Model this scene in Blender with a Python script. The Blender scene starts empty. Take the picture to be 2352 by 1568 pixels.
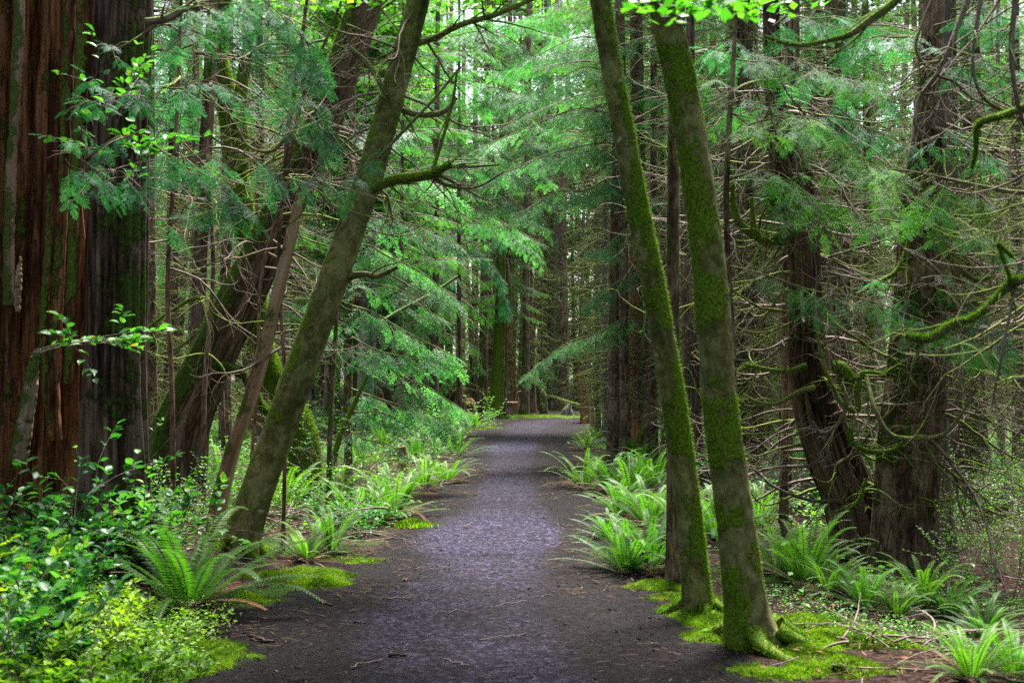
import bpy, math, random
import numpy as np

# ---------------------------------------------------------------- camera, sky, sun, exposure
S = bpy.context.scene
COL = S.collection
F = 2940.0                                   # focal length in pixels of a 2352 x 1568 frame
PITCH = math.atan(86 / F)
CAMZ = 1.5
cam = bpy.data.cameras.new("camera")
camo = bpy.data.objects.new("camera", cam)
COL.objects.link(camo)
camo.location = (0, 0, CAMZ)
camo.rotation_euler = (math.pi / 2 + PITCH, 0, 0)
cam.sensor_width = 36
cam.lens = 45
cam.clip_end = 2000
cam.clip_start = 0.1
cam.dof.use_dof = True
cam.dof.focus_distance = 17
cam.dof.aperture_fstop = 4.5
S.camera = camo
W = bpy.data.worlds.new("World")
S.world = W
W.use_nodes = True
wn = W.node_tree
bg = wn.nodes["Background"]
sky = wn.nodes.new("ShaderNodeTexSky")
sky.sky_type = 'NISHITA'
sky.sun_disc = False
SUN_EL, SUN_AZ = 64, 14
sky.sun_elevation = math.radians(SUN_EL)
sky.sun_rotation = math.radians(SUN_AZ)
sky.dust_density = 3.0
hs = wn.nodes.new("ShaderNodeHueSaturation")
hs.inputs["Saturation"].default_value = 0.6
wn.links.new(sky.outputs[0], hs.inputs["Color"])
wn.links.new(hs.outputs[0], bg.inputs[0])
bg.inputs[1].default_value = 0.09
sun = bpy.data.lights.new("sun", 'SUN')
sun.energy = 4.5
sun.angle = math.radians(14)
sun.color = (1, 0.96, 0.9)
suno = bpy.data.objects.new("sun", sun)
COL.objects.link(suno)
suno.rotation_euler = (math.radians(90 - SUN_EL), 0, math.radians(180 - SUN_AZ))
S.view_settings.view_transform = 'Standard'
S.view_settings.look = 'None'
S.view_settings.gamma = 1
S.view_settings.exposure = 2.65
cy = S.cycles
cy.max_bounces = 7
cy.diffuse_bounces = 4
cy.glossy_bounces = 2
cy.transmission_bounces = 4
cy.use_denoising = False
cy.sample_clamp_indirect = 1.2
cy.sample_clamp_direct = 3
cy.use_adaptive_sampling = True
cy.adaptive_threshold = 0.01

rng = np.random.default_rng(7)
PI = math.pi


# ---------------------------------------------------------------- helpers
def P(u, v, d):
    """the place at distance d (metres along the view) that a point of the photograph shows"""
    s = (784 - v) / F
    y = math.cos(PITCH) - s * math.sin(PITCH)
    z = math.sin(PITCH) + s * math.cos(PITCH)
    k = d / y
    return np.array([(u - 1176) / F * k, d, CAMZ + z * k])


def _hash(ix, iy, iz):
    h = (ix.astype(np.int64) * 374761393 + iy.astype(np.int64) * 668265263 + iz.astype(np.int64) * 2147483647) & 0xFFFFFFFF
    h = ((h ^ (h >> 13)) * 1274126177) & 0xFFFFFFFF
    h = h ^ (h >> 16)
    return (h & 0xFFFF) / 65535.0


def vnoise(p):
    i = np.floor(p).astype(np.int64)
    f = p - i
    f = f * f * (3 - 2 * f)
    r = 0
    for a in (0, 1):
        for b in (0, 1):
            for c in (0, 1):
                w = (f[:, 0] if a else 1 - f[:, 0]) * (f[:, 1] if b else 1 - f[:, 1]) * (f[:, 2] if c else 1 - f[:, 2])
                r = r + w * _hash(i[:, 0] + a, i[:, 1] + b, i[:, 2] + c)
    return r


def fbm(p, oct=3):
    r, a, t = 0, 1.0, 0
    q = p.copy()
    for _ in range(oct):
        r = r + a * vnoise(q)
        t += a
        a *= 0.5
        q = q * 2.03 + 17.3
    return r / t                                   # 0..1


def n2(x, y, sc, oct=3, seed=0.0):
    x = np.asarray(x, float)
    y = np.asarray(y, float)
    sh = np.broadcast(x, y).shape
    xx = np.broadcast_to(x, sh).ravel()
    yy = np.broadcast_to(y, sh).ravel()
    return fbm(np.stack([xx * sc, yy * sc, np.full_like(xx, seed)], 1), oct).reshape(sh)


def sstep(a, b, x):
    t = np.clip((np.asarray(x, float) - a) / (b - a), 0, 1)
    return t * t * (3 - 2 * t)


class MB:
    """collects vertices and faces for one mesh"""
    def __init__(s):
        s.V, s.Fc, s.mi, s.rn, s.bk, s.ms, s.sm, s.n = [], [], [], [], [], [], [], 0

    def add(s, V, Fc, mi=0, rn=None, bk=None, ms=None, smooth=False):
        V = np.asarray(V, float)
        Fc = np.asarray(Fc, np.int64)
        if len(Fc) == 0:
            return
        s.V.append(V)
        s.Fc.append(Fc + s.n)
        k = len(Fc)
        s.mi.append(np.full(k, mi, np.int32))
        if rn is None:
            rn = rng.random()
        s.rn.append(np.broadcast_to(np.asarray(rn, np.float32), (k,)))
        s.sm.append(np.full(k, smooth, bool))
        s.bk.append(V if bk is None else bk)
        s.ms.append(np.broadcast_to(np.asarray(0.0 if ms is None else ms, np.float32), (len(V),)))
        s.n += len(V)

    def build(s, name, mats, parent=None, loc=None):
        me = bpy.data.meshes.new(name)
        if s.n:
            V = np.concatenate(s.V)
            if loc is not None:
                V = V - np.asarray(loc)
            cnt = np.concatenate([np.full(len(f), f.shape[1], np.int32) for f in s.Fc])
            li = np.concatenate([f.ravel() for f in s.Fc]).astype(np.int32)
            me.vertices.add(len(V))
            me.vertices.foreach_set("co", V.astype(np.float32).ravel())
            me.loops.add(len(li))
            me.loops.foreach_set("vertex_index", li)
            me.polygons.add(len(cnt))
            st = np.zeros(len(cnt), np.int32)
            st[1:] = np.cumsum(cnt)[:-1]
            me.polygons.foreach_set("loop_start", st)
            me.polygons.foreach_set("material_index", np.concatenate(s.mi))
            me.polygons.foreach_set("use_smooth", np.concatenate(s.sm))
            a = me.attributes.new("rnd", 'FLOAT', 'FACE')
            a.data.foreach_set("value", np.concatenate(s.rn).astype(np.float32))
            a = me.attributes.new("bk", 'FLOAT_VECTOR', 'POINT')
            a.data.foreach_set("vector", np.concatenate(s.bk).astype(np.float32).ravel())
            a = me.attributes.new("moss", 'FLOAT', 'POINT')
            a.data.foreach_set("value", np.concatenate(s.ms).astype(np.float32))
            me.update(calc_edges=True)
        for m in (mats if isinstance(mats, (list, tuple)) else [mats]):
            me.materials.append(m)
        o = bpy.data.objects.new(name, me)
        COL.objects.link(o)
        if parent is not None:
            o.parent = parent
        elif loc is not None:
            o.location = loc
        return o


def tag(o, label, cat, group=None, kind=None):
    o["label"] = label
    o["category"] = cat
    if group:
        o["group"] = group
    if kind:
        o["kind"] = kind
    return o


def thing(name, label, cat, loc, group=None, rz=0.0):
    o = bpy.data.objects.new(name, None)
    o.empty_display_size = 0.2
    COL.objects.link(o)
    o.location = loc
    o.rotation_euler = (0, 0, rz)
    return tag(o, label, cat, group)


def struct(o):
    o["kind"] = "structure"
    return o


def smooth_path(pts, n):
    """Catmull-Rom through pts (rows: any number of columns), n samples"""
    pts = np.asarray(pts, float)
    if len(pts) == 2:
        t = np.linspace(0, 1, n)[:, None]
        return pts[0] * (1 - t) + pts[1] * t
    p = np.vstack([2 * pts[0] - pts[1], pts, 2 * pts[-1] - pts[-2]])
    m = len(pts) - 1
    t = np.linspace(0, m - 1e-6, n)
    i = np.floor(t).astype(int)
    f = (t - i)[:, None]
    a, b, c, d = p[i], p[i + 1], p[i + 2], p[i + 3]
    return 0.5 * (2 * b + (c - a) * f + (2 * a - 5 * b + 4 * c - d) * f ** 2 + (-a + 3 * b - 3 * c + d) * f ** 3)


def norm(a):
    return a / np.maximum(np.linalg.norm(a, axis=-1, keepdims=True), 1e-9)


def frames(path):
    T = norm(np.gradient(path, axis=0))
    up = np.array([0, 0, 1.0]) if abs(T[0][2]) < 0.8 else np.array([0, -1.0, 0])
    N = np.zeros_like(T)
    n = up - T[0] * np.dot(up, T[0])
    for i in range(len(T)):
        n = n - T[i] * np.dot(n, T[i])
        n = n / max(np.linalg.norm(n), 1e-9)
        N[i] = n
    return T, N, np.cross(T, N)


def tube(mb, path, rad, ns=8, mi=0, disp=None, moss=None, cap=False, rn=None, smooth=True, flat=1.0):
    """disp(theta, s, r) -> radius; moss(normal, s, pos) -> 0..1"""
    path = np.asarray(path, float)
    n = len(path)
    rad = np.broadcast_to(np.asarray(rad, float), (n,))
    T, N, B = frames(path)
    seg = np.linalg.norm(np.diff(path, axis=0), axis=1)
    s = np.concatenate([[0], np.cumsum(seg)])
    th = np.arange(ns) * 2 * PI / ns
    TH, SS = np.meshgrid(th, s)
    R = np.repeat(rad[:, None], ns, 1)
    if disp is not None:
        R = disp(TH, SS, R)
    c, sn = np.cos(TH)[..., None], np.sin(TH)[..., None]
    nr = N[:, None] * c + B[:, None] * sn
    V = path[:, None] + (N[:, None] * c + B[:, None] * sn * flat) * R[..., None]
    bk = np.stack([np.cos(TH) * R, np.sin(TH) * R, SS], -1)
    idx = np.arange(n * ns).reshape(n, ns)
    q = np.stack([idx[:-1], np.roll(idx, -1, 1)[:-1], np.roll(idx, -1, 1)[1:], idx[1:]], -1).reshape(-1, 4)
    V = V.reshape(-1, 3)
    bk = bk.reshape(-1, 3)
    m = 0.0
    if moss is not None:
        m = moss(nr.reshape(-1, 3), SS.ravel(), V)
    mb.add(V, q, mi, rn, bk, m, smooth)
    if cap:
        for k, rev in ((0, True), (n - 1, False)):
            ring = idx[k]
            cv = path[k]
            vv = np.vstack([V[ring], cv])
            ii = np.arange(ns)
            f = np.stack([ii, (ii + 1) % ns, np.full(ns, ns)], 1)
            mb.add(vv, f[:, ::-1] if rev else f, mi if cap is True else cap, rn, vv, 0, False)
    return V.reshape(n, ns, 3), nr, m if np.isscalar(m) else m.reshape(n, ns)


def fuzz(mb, grid, nrm, mask, count, length, width, r, mi=0, hang=0.3, thr=0.35):
    """little blades of moss standing out of a tube surface where mask is high"""
    n, ns, _ = grid.shape
    i = r.integers(0, n - 1, count)
    j = r.integers(0, ns, count)
    j2 = (j + 1) % ns
    a, b = r.random((2, count, 1))
    k = mask[i, j]
    keep = k > thr + 0.35 * (r.random(count) - .5)
    i, j, j2, a, b = i[keep], j[keep], j2[keep], a[keep], b[keep]
    p = (grid[i, j] * (1 - a) + grid[i, j2] * a) * (1 - b) + (grid[i + 1, j] * (1 - a) + grid[i + 1, j2] * a) * b
    d = norm(nrm[i, j] + r.normal(0, .45, (len(p), 3)) - np.array([0, 0, hang]))
    side = norm(np.cross(d, r.normal(0, 1, (len(p), 3))))
    L = length * (0.5 + r.random((len(p), 1)))
    p = p - nrm[i, j] * width
    V = np.stack([p - side * width, p + side * width, p + d * L], 1).reshape(-1, 3)
    mb.add(V, np.arange(len(V)).reshape(-1, 3), mi, r.random(len(p)), None, 1.0)


# ---------------------------------------------------------------- materials
def mat_new(name):
    m = bpy.data.materials.new(name)
    m.use_nodes = True
    nt = m.node_tree
    b = nt.nodes["Principled BSDF"]
    return m, nt, b


def nd(nt, t, **kw):
    n = nt.nodes.new(t)
    for k, v in kw.items():
        if k in n.inputs:
            n.inputs[k].default_value = v
        else:
            setattr(n, k, v)
    return n


def ramp(nt, stops):
    r = nt.nodes.new("ShaderNodeValToRGB")
    e = r.color_ramp.elements
    while len(e) < len(stops):
        e.new(0.5)
    for k, (p, c) in enumerate(stops):
        e[k].position = p
        e[k].color = (*c, 1) if len(c) == 3 else c
    return r


def mix(nt, fac, a, b, typ='MIX'):
    m = nt.nodes.new("ShaderNodeMix")
    m.data_type = 'RGBA'
    m.blend_type = typ
    for s, x in ((0, fac), (6, a), (7, b)):
        if hasattr(x, "default_value") or hasattr(x, "is_output"):
            nt.links.new(x, m.inputs[s])
        else:
            m.inputs[s].default_value = (*x, 1) if isinstance(x, tuple) else x
    return m.outputs[2]


def bark(name, stops, stretch=0.12, scale=30, bump=0.5, moss=(0.10, 0.15, 0.02), moss2=(0.03, 0.05, 0.008), spots=None, rough=0.85, mscale=14):
    m, nt, b = mat_new(name)
    L = nt.links.new
    at = nd(nt, "ShaderNodeAttribute", attribute_name="bk")
    mp = nd(nt, "ShaderNodeMapping")
    mp.inputs["Scale"].default_value = (1, 1, stretch)
    L(at.outputs["Vector"], mp.inputs[0])
    n1 = nd(nt, "ShaderNodeTexNoise", Scale=scale, Detail=7.0, Roughness=0.65)
    L(mp.outputs[0], n1.inputs["Vector"])
    n3 = nd(nt, "ShaderNodeTexNoise", Scale=scale * .22, Detail=4.0, Roughness=0.6)
    L(mp.outputs[0], n3.inputs["Vector"])
    av = nd(nt, "ShaderNodeMath", operation='MULTIPLY_ADD')
    L(n3.outputs[0], av.inputs[0])
    av.inputs[1].default_value = 0.6
    sc = nd(nt, "ShaderNodeMath", operation='MULTIPLY')
    L(n1.outputs[0], sc.inputs[0])
    sc.inputs[1].default_value = 0.5
    L(sc.outputs[0], av.inputs[2])
    r = ramp(nt, stops)
    L(av.outputs[0], r.inputs[0])
    col = r.outputs[0]
    if spots:
        ns = nd(nt, "ShaderNodeTexNoise", Scale=spots[1], Detail=5.0, Roughness=0.6)
        L(at.outputs["Vector"], ns.inputs["Vector"])
        rs = ramp(nt, [(spots[2], (0, 0, 0)), (spots[2] + .05, (1, 1, 1))])
        L(ns.outputs[0], rs.inputs[0])
        col = mix(nt, rs.outputs[0], col, spots[0])
    ma = nd(nt, "ShaderNodeAttribute", attribute_name="moss")
    nm = nd(nt, "ShaderNodeTexNoise", Scale=mscale, Detail=6.0, Roughness=0.65)
    L(at.outputs["Vector"], nm.inputs["Vector"])
    ad = nd(nt, "ShaderNodeMath", operation='MULTIPLY_ADD')
    L(nm.outputs[0], ad.inputs[0])
    ad.inputs[1].default_value = 1.2
    sb = nd(nt, "ShaderNodeMath", operation='SUBTRACT')
    L(ma.outputs["Fac"], sb.inputs[0])
    sb.inputs[1].default_value = 0.62
    L(sb.outputs[0], ad.inputs[2])
    rm = ramp(nt, [(0.42, (0, 0, 0)), (0.60, (1, 1, 1))])
    L(ad.outputs[0], rm.inputs[0])
    nf = nd(nt, "ShaderNodeTexNoise", Scale=90.0, Detail=3.0)
    L(at.outputs["Vector"], nf.inputs["Vector"])
    rf = ramp(nt, [(0.35, moss2), (0.65, moss)])
    L(nf.outputs[0], rf.inputs[0])
    col = mix(nt, rm.outputs[0], col, rf.outputs[0])
    L(col, b.inputs["Base Color"])
    b.inputs["Roughness"].default_value = rough
    b.inputs["Specular IOR Level"].default_value = 0.15
    hb = nd(nt, "ShaderNodeMath", operation='ADD')
    L(av.outputs[0], hb.inputs[0])
    L(rm.outputs[0], hb.inputs[1])
    bu = nd(nt, "ShaderNodeBump", Strength=bump, Distance=0.02)
    L(hb.outputs[0], bu.inputs["Height"])
    L(bu.outputs[0], b.inputs["Normal"])
    return m


def leafmat(name, c0, c1, trans=0.4, rough=0.5, spec=0.35, tcol=None, obj_var=0.15, c2=None):
    """leaf blades: colours vary with the blade; part of the light goes through them"""
    m, nt, b = mat_new(name)
    L = nt.links.new
    at = nd(nt, "ShaderNodeAttribute", attribute_name="rnd")
    st = [(0.0, c0), (0.93 if c2 else 1.0, c1)]
    if c2:
        st += [(0.96, c2)]
    r = ramp(nt, st)
    L(at.outputs["Fac"], r.inputs[0])
    col = r.outputs[0]
    oi = nd(nt, "ShaderNodeObjectInfo")
    hsn = nd(nt, "ShaderNodeHueSaturation")
    L(col, hsn.inputs["Color"])
    mr = nd(nt, "ShaderNodeMapRange")
    L(oi.outputs["Random"], mr.inputs[0])
    mr.inputs[3].default_value = 1 - obj_var * 2
    mr.inputs[4].default_value = 1 + obj_var * 2
    L(mr.outputs[0], hsn.inputs["Value"])
    mr2 = nd(nt, "ShaderNodeMapRange")
    L(oi.outputs["Random"], mr2.inputs[0])
    mr2.inputs[3].default_value = 0.5 + obj_var * .12
    mr2.inputs[4].default_value = 0.5 - obj_var * .12
    L(mr2.outputs[0], hsn.inputs["Hue"])
    L(hsn.outputs[0], b.inputs["Base Color"])
    b.inputs["Roughness"].default_value = rough
    b.inputs["Specular IOR Level"].default_value = spec
    tr = nd(nt, "ShaderNodeBsdfTranslucent")
    tm = nd(nt, "ShaderNodeMix", data_type='RGBA', blend_type='MULTIPLY')
    tm.inputs[0].default_value = 1
    L(hsn.outputs[0], tm.inputs[6])
    tm.inputs[7].default_value = (*(tcol or (1.5, 2.0, 0.7)), 1)
    L(tm.outputs[2], tr.inputs[0])
    mx = nd(nt, "ShaderNodeMixShader")
    mx.inputs[0].default_value = trans
    L(b.outputs[0], mx.inputs[1])
    L(tr.outputs[0], mx.inputs[2])
    L(mx.outputs[0], nt.nodes["Material Output"].inputs[0])
    return m


M = {}
M['alder'] = bark("alder_bark", [(0.34, (0.014, 0.013, 0.006)), (0.5, (0.085, 0.078, 0.026)), (0.64, (0.20, 0.18, 0.08))], 0.7, 22, 0.6,
                  moss=(0.13, 0.20, 0.012), moss2=(0.03, 0.05, 0.004), spots=((0.30, 0.34, 0.30), 14, 0.66), mscale=10)
M['cedar'] = bark("cedar_bark", [(0.40, (0.003, 0.0015, 0.0015)), (0.5, (0.042, 0.021, 0.016)), (0.63, (0.16, 0.10, 0.085))], 0.10, 34, 1.0,
                  moss=(0.07, 0.10, 0.015), moss2=(0.02, 0.03, 0.006))
M['red'] = bark("rotten_red_wood", [(0.38, (0.006, 0.002, 0.001)), (0.5, (0.060, 0.020, 0.009)), (0.64, (0.27, 0.12, 0.055))], 0.12, 26, 1.0,
                moss=(0.10, 0.13, 0.02), moss2=(0.03, 0.04, 0.008))
M['fir'] = bark("conifer_bark", [(0.38, (0.008, 0.004, 0.004)), (0.5, (0.080, 0.044, 0.034)), (0.64, (0.25, 0.165, 0.130))], 0.25, 42, 1.0,
                moss=(0.07, 0.12, 0.015), moss2=(0.02, 0.035, 0.006))
M['snag'] = bark("bare_wood", [(0.32, (0.07, 0.04, 0.028)), (0.5, (0.20, 0.125, 0.09)), (0.7, (0.36, 0.27, 0.21))], 0.05, 22, 0.7,
                 moss=(0.08, 0.11, 0.02), moss2=(0.03, 0.045, 0.01))
M['grey'] = bark("grey_bark", [(0.32, (0.03, 0.026, 0.025)), (0.5, (0.11, 0.095, 0.09)), (0.7, (0.25, 0.23, 0.21))], 0.05, 26, 0.9)
M['twig'] = bark("twig_bark", [(0.3, (0.030, 0.020, 0.016)), (0.48, (0.095, 0.066, 0.055)), (0.68, (0.27, 0.215, 0.185))], 0.3, 40, 0.3,
                 moss=(0.14, 0.19, 0.02), moss2=(0.06, 0.09, 0.01))
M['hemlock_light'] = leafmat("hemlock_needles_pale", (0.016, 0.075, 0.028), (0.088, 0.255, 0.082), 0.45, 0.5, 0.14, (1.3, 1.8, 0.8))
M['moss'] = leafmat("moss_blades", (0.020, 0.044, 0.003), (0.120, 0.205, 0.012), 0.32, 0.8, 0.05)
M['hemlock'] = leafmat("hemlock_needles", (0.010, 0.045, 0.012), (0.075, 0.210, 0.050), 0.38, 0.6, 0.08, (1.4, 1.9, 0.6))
M['cedarleaf'] = leafmat("cedar_sprays", (0.008, 0.042, 0.024), (0.052, 0.185, 0.088), 0.36, 0.55, 0.12, (1.2, 1.9, 0.8))
M['fern'] = leafmat("fern_blades", (0.008, 0.042, 0.012), (0.078, 0.205, 0.016), 0.34, 0.5, 0.12, (1.5, 1.8, 0.5), 0.12)
M['deadfern'] = leafmat("dead_fern_blades", (0.045, 0.018, 0.010), (0.20, 0.10, 0.045), 0.2, 0.8, 0.1, (1.2, 1.0, 0.7))
M['salal'] = leafmat("salal_leaves", (0.012, 0.060, 0.022), (0.070, 0.230, 0.050), 0.32, 0.46, 0.22, (1.5, 1.9, 0.4), 0.15, c2=(0.33, 0.14, 0.03))
M['bright'] = leafmat("young_leaves", (0.024, 0.12, 0.022), (0.135, 0.33, 0.034), 0.42, 0.5, 0.3, (1.4, 1.6, 0.5))
M['yellowgreen'] = leafmat("yellow_green_young_leaves", (0.040, 0.14, 0.014), (0.21, 0.38, 0.022), 0.42, 0.5, 0.2, (1.5, 1.5, 0.4))  # warmer, yellower green than the other young leaves
M['alderleaf'] = leafmat("alder_leaves", (0.045, 0.16, 0.02), (0.14, 0.34, 0.035), 0.5, 0.45, 0.4, (1.6, 1.8, 0.5))

# ---------------------------------------------------------------- terrain and path
EDGE_Y = [-15, 0, 6.4, 8.0, 10.2, 11.9, 14.2, 20, 31, 44, 47, 50, 54]
EDGE_L = [-1.4, -1.38, -1.34, -1.50, -1.12, -1.02, -.93, -.72, -.9, -.75, 0.2, 2.2, 5.5]
EDGE_R = [1.3, 1.25, 1.15, 0.95, .88, .92, .96, .80, 1.25, 2.5, 6.0, 9.0, 10.0]


def xl(y):
    return np.interp(y, EDGE_Y, EDGE_L)


def xr(y):
    return np.interp(y, EDGE_Y, EDGE_R)


def H(x, y):
    x = np.asarray(x, float)
    y = np.asarray(y, float)
    sl = xl(y) - x
    sr = x - xr(y)
    so = np.maximum(sl, sr)
    far = sstep(44, 52, y)
    so = so * (1 - far) + far * 0.4
    z = 0.22 * sstep(0.2, 1.5, sl) * sstep(15, 8, y) + 0.10 * sstep(0.5, 4, sl)
    z = z - 0.28 * sstep(0.9, 3.2, sr) * sstep(40, 24, y)
    z = z + 0.30 * (n2(x, y, 0.55, 3, 3.1) - 0.5) * sstep(0.3, 2.2, so)
    z = z + 0.07 * (n2(x, y, 3.0, 3, 9.1) - 0.5) * sstep(0.0, 0.8, so)
    z = z + 1.5 * sstep(60, 110, np.hypot(x, y)) * n2(x, y, 0.04, 2, 5.0)
    return z


def Hs(x, y):
    return float(H(np.array([x]), np.array([y]))[0])


def ghit(u, v):
    ys = np.arange(3.0, 95, 0.05)
    pts = np.array([P(u, v, y) for y in (3.0, 95.0)])
    t = (ys - 3) / 92
    q = pts[0] * (1 - t[:, None]) + pts[1] * t[:, None]
    h = H(q[:, 0], q[:, 1])
    k = np.argmax(q[:, 2] < h)
    if q[k, 2] >= h[k]:
        k = len(ys) - 1
    return np.array([q[k, 0], q[k, 1], h[k]])


def grid_mesh(xs, ys, zf):
    X, Y = np.meshgrid(xs, ys)
    Z = zf(X, Y)
    n, m = X.shape
    idx = np.arange(n * m).reshape(n, m)
    q = np.stack([idx[:-1, :-1], idx[:-1, 1:], idx[1:, 1:], idx[1:, :-1]], -1).reshape(-1, 4)
    return np.stack([X, Y, Z], -1).reshape(-1, 3), q


def soil_material():
    m, nt, b = mat_new("forest_soil")
    L = nt.links.new
    tc = nd(nt, "ShaderNodeTexCoord")
    n1 = nd(nt, "ShaderNodeTexNoise", Scale=26.0, Detail=8.0, Roughness=0.7)
    L(tc.outputs["Object"], n1.inputs["Vector"])
    r = ramp(nt, [(0.38, (0.004, 0.002, 0.002)), (0.5, (0.018, 0.010, 0.009)), (0.60, (0.042, 0.024, 0.018)), (0.70, (0.10, 0.065, 0.048))])
    L(n1.outputs[0], r.inputs[0])
    n2_ = nd(nt, "ShaderNodeTexNoise", Scale=0.9, Detail=6.0, Roughness=0.65)
    L(tc.outputs["Object"], n2_.inputs["Vector"])
    r2 = ramp(nt, [(0.50, (0, 0, 0)), (0.60, (1, 1, 1))])
    L(n2_.outputs[0], r2.inputs[0])
    n3 = nd(nt, "ShaderNodeTexNoise", Scale=60.0, Detail=3.0)
    L(tc.outputs["Object"], n3.inputs["Vector"])
    r3 = ramp(nt, [(0.35, (0.008, 0.018, 0.003)), (0.7, (0.04, 0.085, 0.010))])
    L(n3.outputs[0], r3.inputs[0])
    c = mix(nt, r2.outputs[0], r.outputs[0], r3.outputs[0])
    L(c, b.inputs["Base Color"])
    b.inputs["Roughness"].default_value = 0.95
    b.inputs["Specular IOR Level"].default_value = 0.04
    bu = nd(nt, "ShaderNodeBump", Strength=0.7, Distance=0.03)
    L(n1.outputs[0], bu.inputs["Height"])
    L(bu.outputs[0], b.inputs["Normal"])
    return m


def path_material():
    m, nt, b = mat_new("dark_gravel")
    L = nt.links.new
    tc = nd(nt, "ShaderNodeTexCoord")
    n1 = nd(nt, "ShaderNodeTexNoise", Scale=24.0, Detail=9.0, Roughness=0.8)
    L(tc.outputs["Object"], n1.inputs["Vector"])
    n2_ = nd(nt, "ShaderNodeTexNoise", Scale=2.2, Detail=7.0, Roughness=0.7)
    L(tc.outputs["Object"], n2_.inputs["Vector"])
    at = nd(nt, "ShaderNodeAttribute", attribute_name="moss")       # how trodden the gravel is, plus painted patches of light
    a1 = nd(nt, "ShaderNodeMath", operation='MULTIPLY_ADD')
    L(n2_.outputs[0], a1.inputs[0])
    a1.inputs[1].default_value = 1.1
    sb = nd(nt, "ShaderNodeMath", operation='SUBTRACT')
    L(at.outputs["Fac"], sb.inputs[0])
    sb.inputs[1].default_value = 0.78
    L(sb.outputs[0], a1.inputs[2])
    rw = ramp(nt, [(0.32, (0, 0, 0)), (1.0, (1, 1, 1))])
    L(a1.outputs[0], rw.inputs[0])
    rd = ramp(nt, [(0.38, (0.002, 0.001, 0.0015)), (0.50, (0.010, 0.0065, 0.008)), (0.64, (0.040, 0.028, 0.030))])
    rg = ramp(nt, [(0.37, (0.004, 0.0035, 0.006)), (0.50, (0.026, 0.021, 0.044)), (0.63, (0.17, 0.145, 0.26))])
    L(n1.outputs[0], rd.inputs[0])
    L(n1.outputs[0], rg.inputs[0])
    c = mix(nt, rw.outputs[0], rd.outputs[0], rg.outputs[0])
    L(c, b.inputs["Base Color"])
    b.inputs["Roughness"].default_value = 0.7
    b.inputs["Specular IOR Level"].default_value = 0.07
    n4 = nd(nt, "ShaderNodeTexVoronoi", Scale=75.0)
    L(tc.outputs["Object"], n4.inputs["Vector"])
    ad = nd(nt, "ShaderNodeMath", operation='ADD')
    L(n1.outputs[0], ad.inputs[0])
    L(n4.outputs[0], ad.inputs[1])
    bu = nd(nt, "ShaderNodeBump", Strength=1.0, Distance=0.05)
    L(ad.outputs[0], bu.inputs["Height"])
    L(bu.outputs[0], b.inputs["Normal"])
    return m


M['soil'] = soil_material()
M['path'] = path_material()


def spaced(a, b, c, d, n1, n2_, n3):
    return np.unique(np.concatenate([-np.geomspace(-a, -b, n1)[::1] if a < 0 else [], np.linspace(b, c, n2_), np.geomspace(c, d, n3)]))


mb = MB()
gx = np.unique(np.concatenate([-np.geomspace(8, 700, 40), np.linspace(-8, 8, 170), np.geomspace(8, 700, 40)]))
gy = np.unique(np.concatenate([-np.geomspace(4, 500, 24), np.linspace(-4, 24, 260), np.geomspace(24, 800, 90)]))
V, q = grid_mesh(gx, gy, H)
mb.add(V, q, smooth=True)
struct(mb.build("ground", M['soil']))

# path: a bumpy sheet whose edges dive under the soil
mb = MB()
ys = np.concatenate([np.linspace(-6, 4, 40), np.linspace(4.05, 22, 420), np.geomspace(22.1, 53, 240)])
ts = np.linspace(-0.28, 1.28, 190)
T_, Y_ = np.meshgrid(ts, ys)
XL, XR = xl(Y_), xr(Y_)
X_ = XL + (XR - XL) * T_
edge = np.minimum(X_ - XL, XR - X_)
Z_ = H(X_, Y_) + 0.012 + 0.07 * np.clip(edge + 0.16 * (n2(X_, Y_, 2.6, 4, 1.0) - .45), -0.4, 0.2) \
    + 0.030 * (n2(X_, Y_, 9, 4, 2.0) - .5) + 0.03 * (n2(X_, Y_, 1.6, 2, 6.0) - .5)
n_, m_ = X_.shape
idx = np.arange(n_ * m_).reshape(n_, m_)
q = np.stack([idx[:-1, :-1], idx[:-1, 1:], idx[1:, 1:], idx[1:, :-1]], -1).reshape(-1, 4)
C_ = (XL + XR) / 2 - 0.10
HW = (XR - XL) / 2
worn_and_lit = sstep(0.92, 0.25, np.abs(X_ - C_) / HW)
worn_and_lit = worn_and_lit * (0.65 + 0.35 * n2(X_ * 1.0, Y_ * .5, 1.0, 2, 4.0))
lit_band = np.exp(-((Y_ - 12.3 + 0.8 * (n2(X_, Y_, 1.2, 2, 8.) - .5)) / 1.3) ** 2) + np.exp(-((Y_ - 28) / 1.6) ** 2) * .6  # pools of light across the path, painted in as paler gravel
worn_and_lit = np.clip(worn_and_lit + 1.0 * lit_band * sstep(1.0, 0.5, np.abs(X_ - C_ + .1) / HW), 0, 1.6)
mb.add(np.stack([X_, Y_, Z_], -1).reshape(-1, 3), q, ms=worn_and_lit.ravel(), smooth=True)
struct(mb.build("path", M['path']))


# ---------------------------------------------------------------- leaf prototypes
def tri_leaf(p, d, n, L, w):
    """a kite of two triangles lying in the plane with normal n"""
    s = np.cross(n, d)
    s = s / max(np.linalg.norm(s), 1e-6)
    return [p, p + d * L * .45 + s * w, p + d * L, p + d * L * .45 - s * w]


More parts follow.
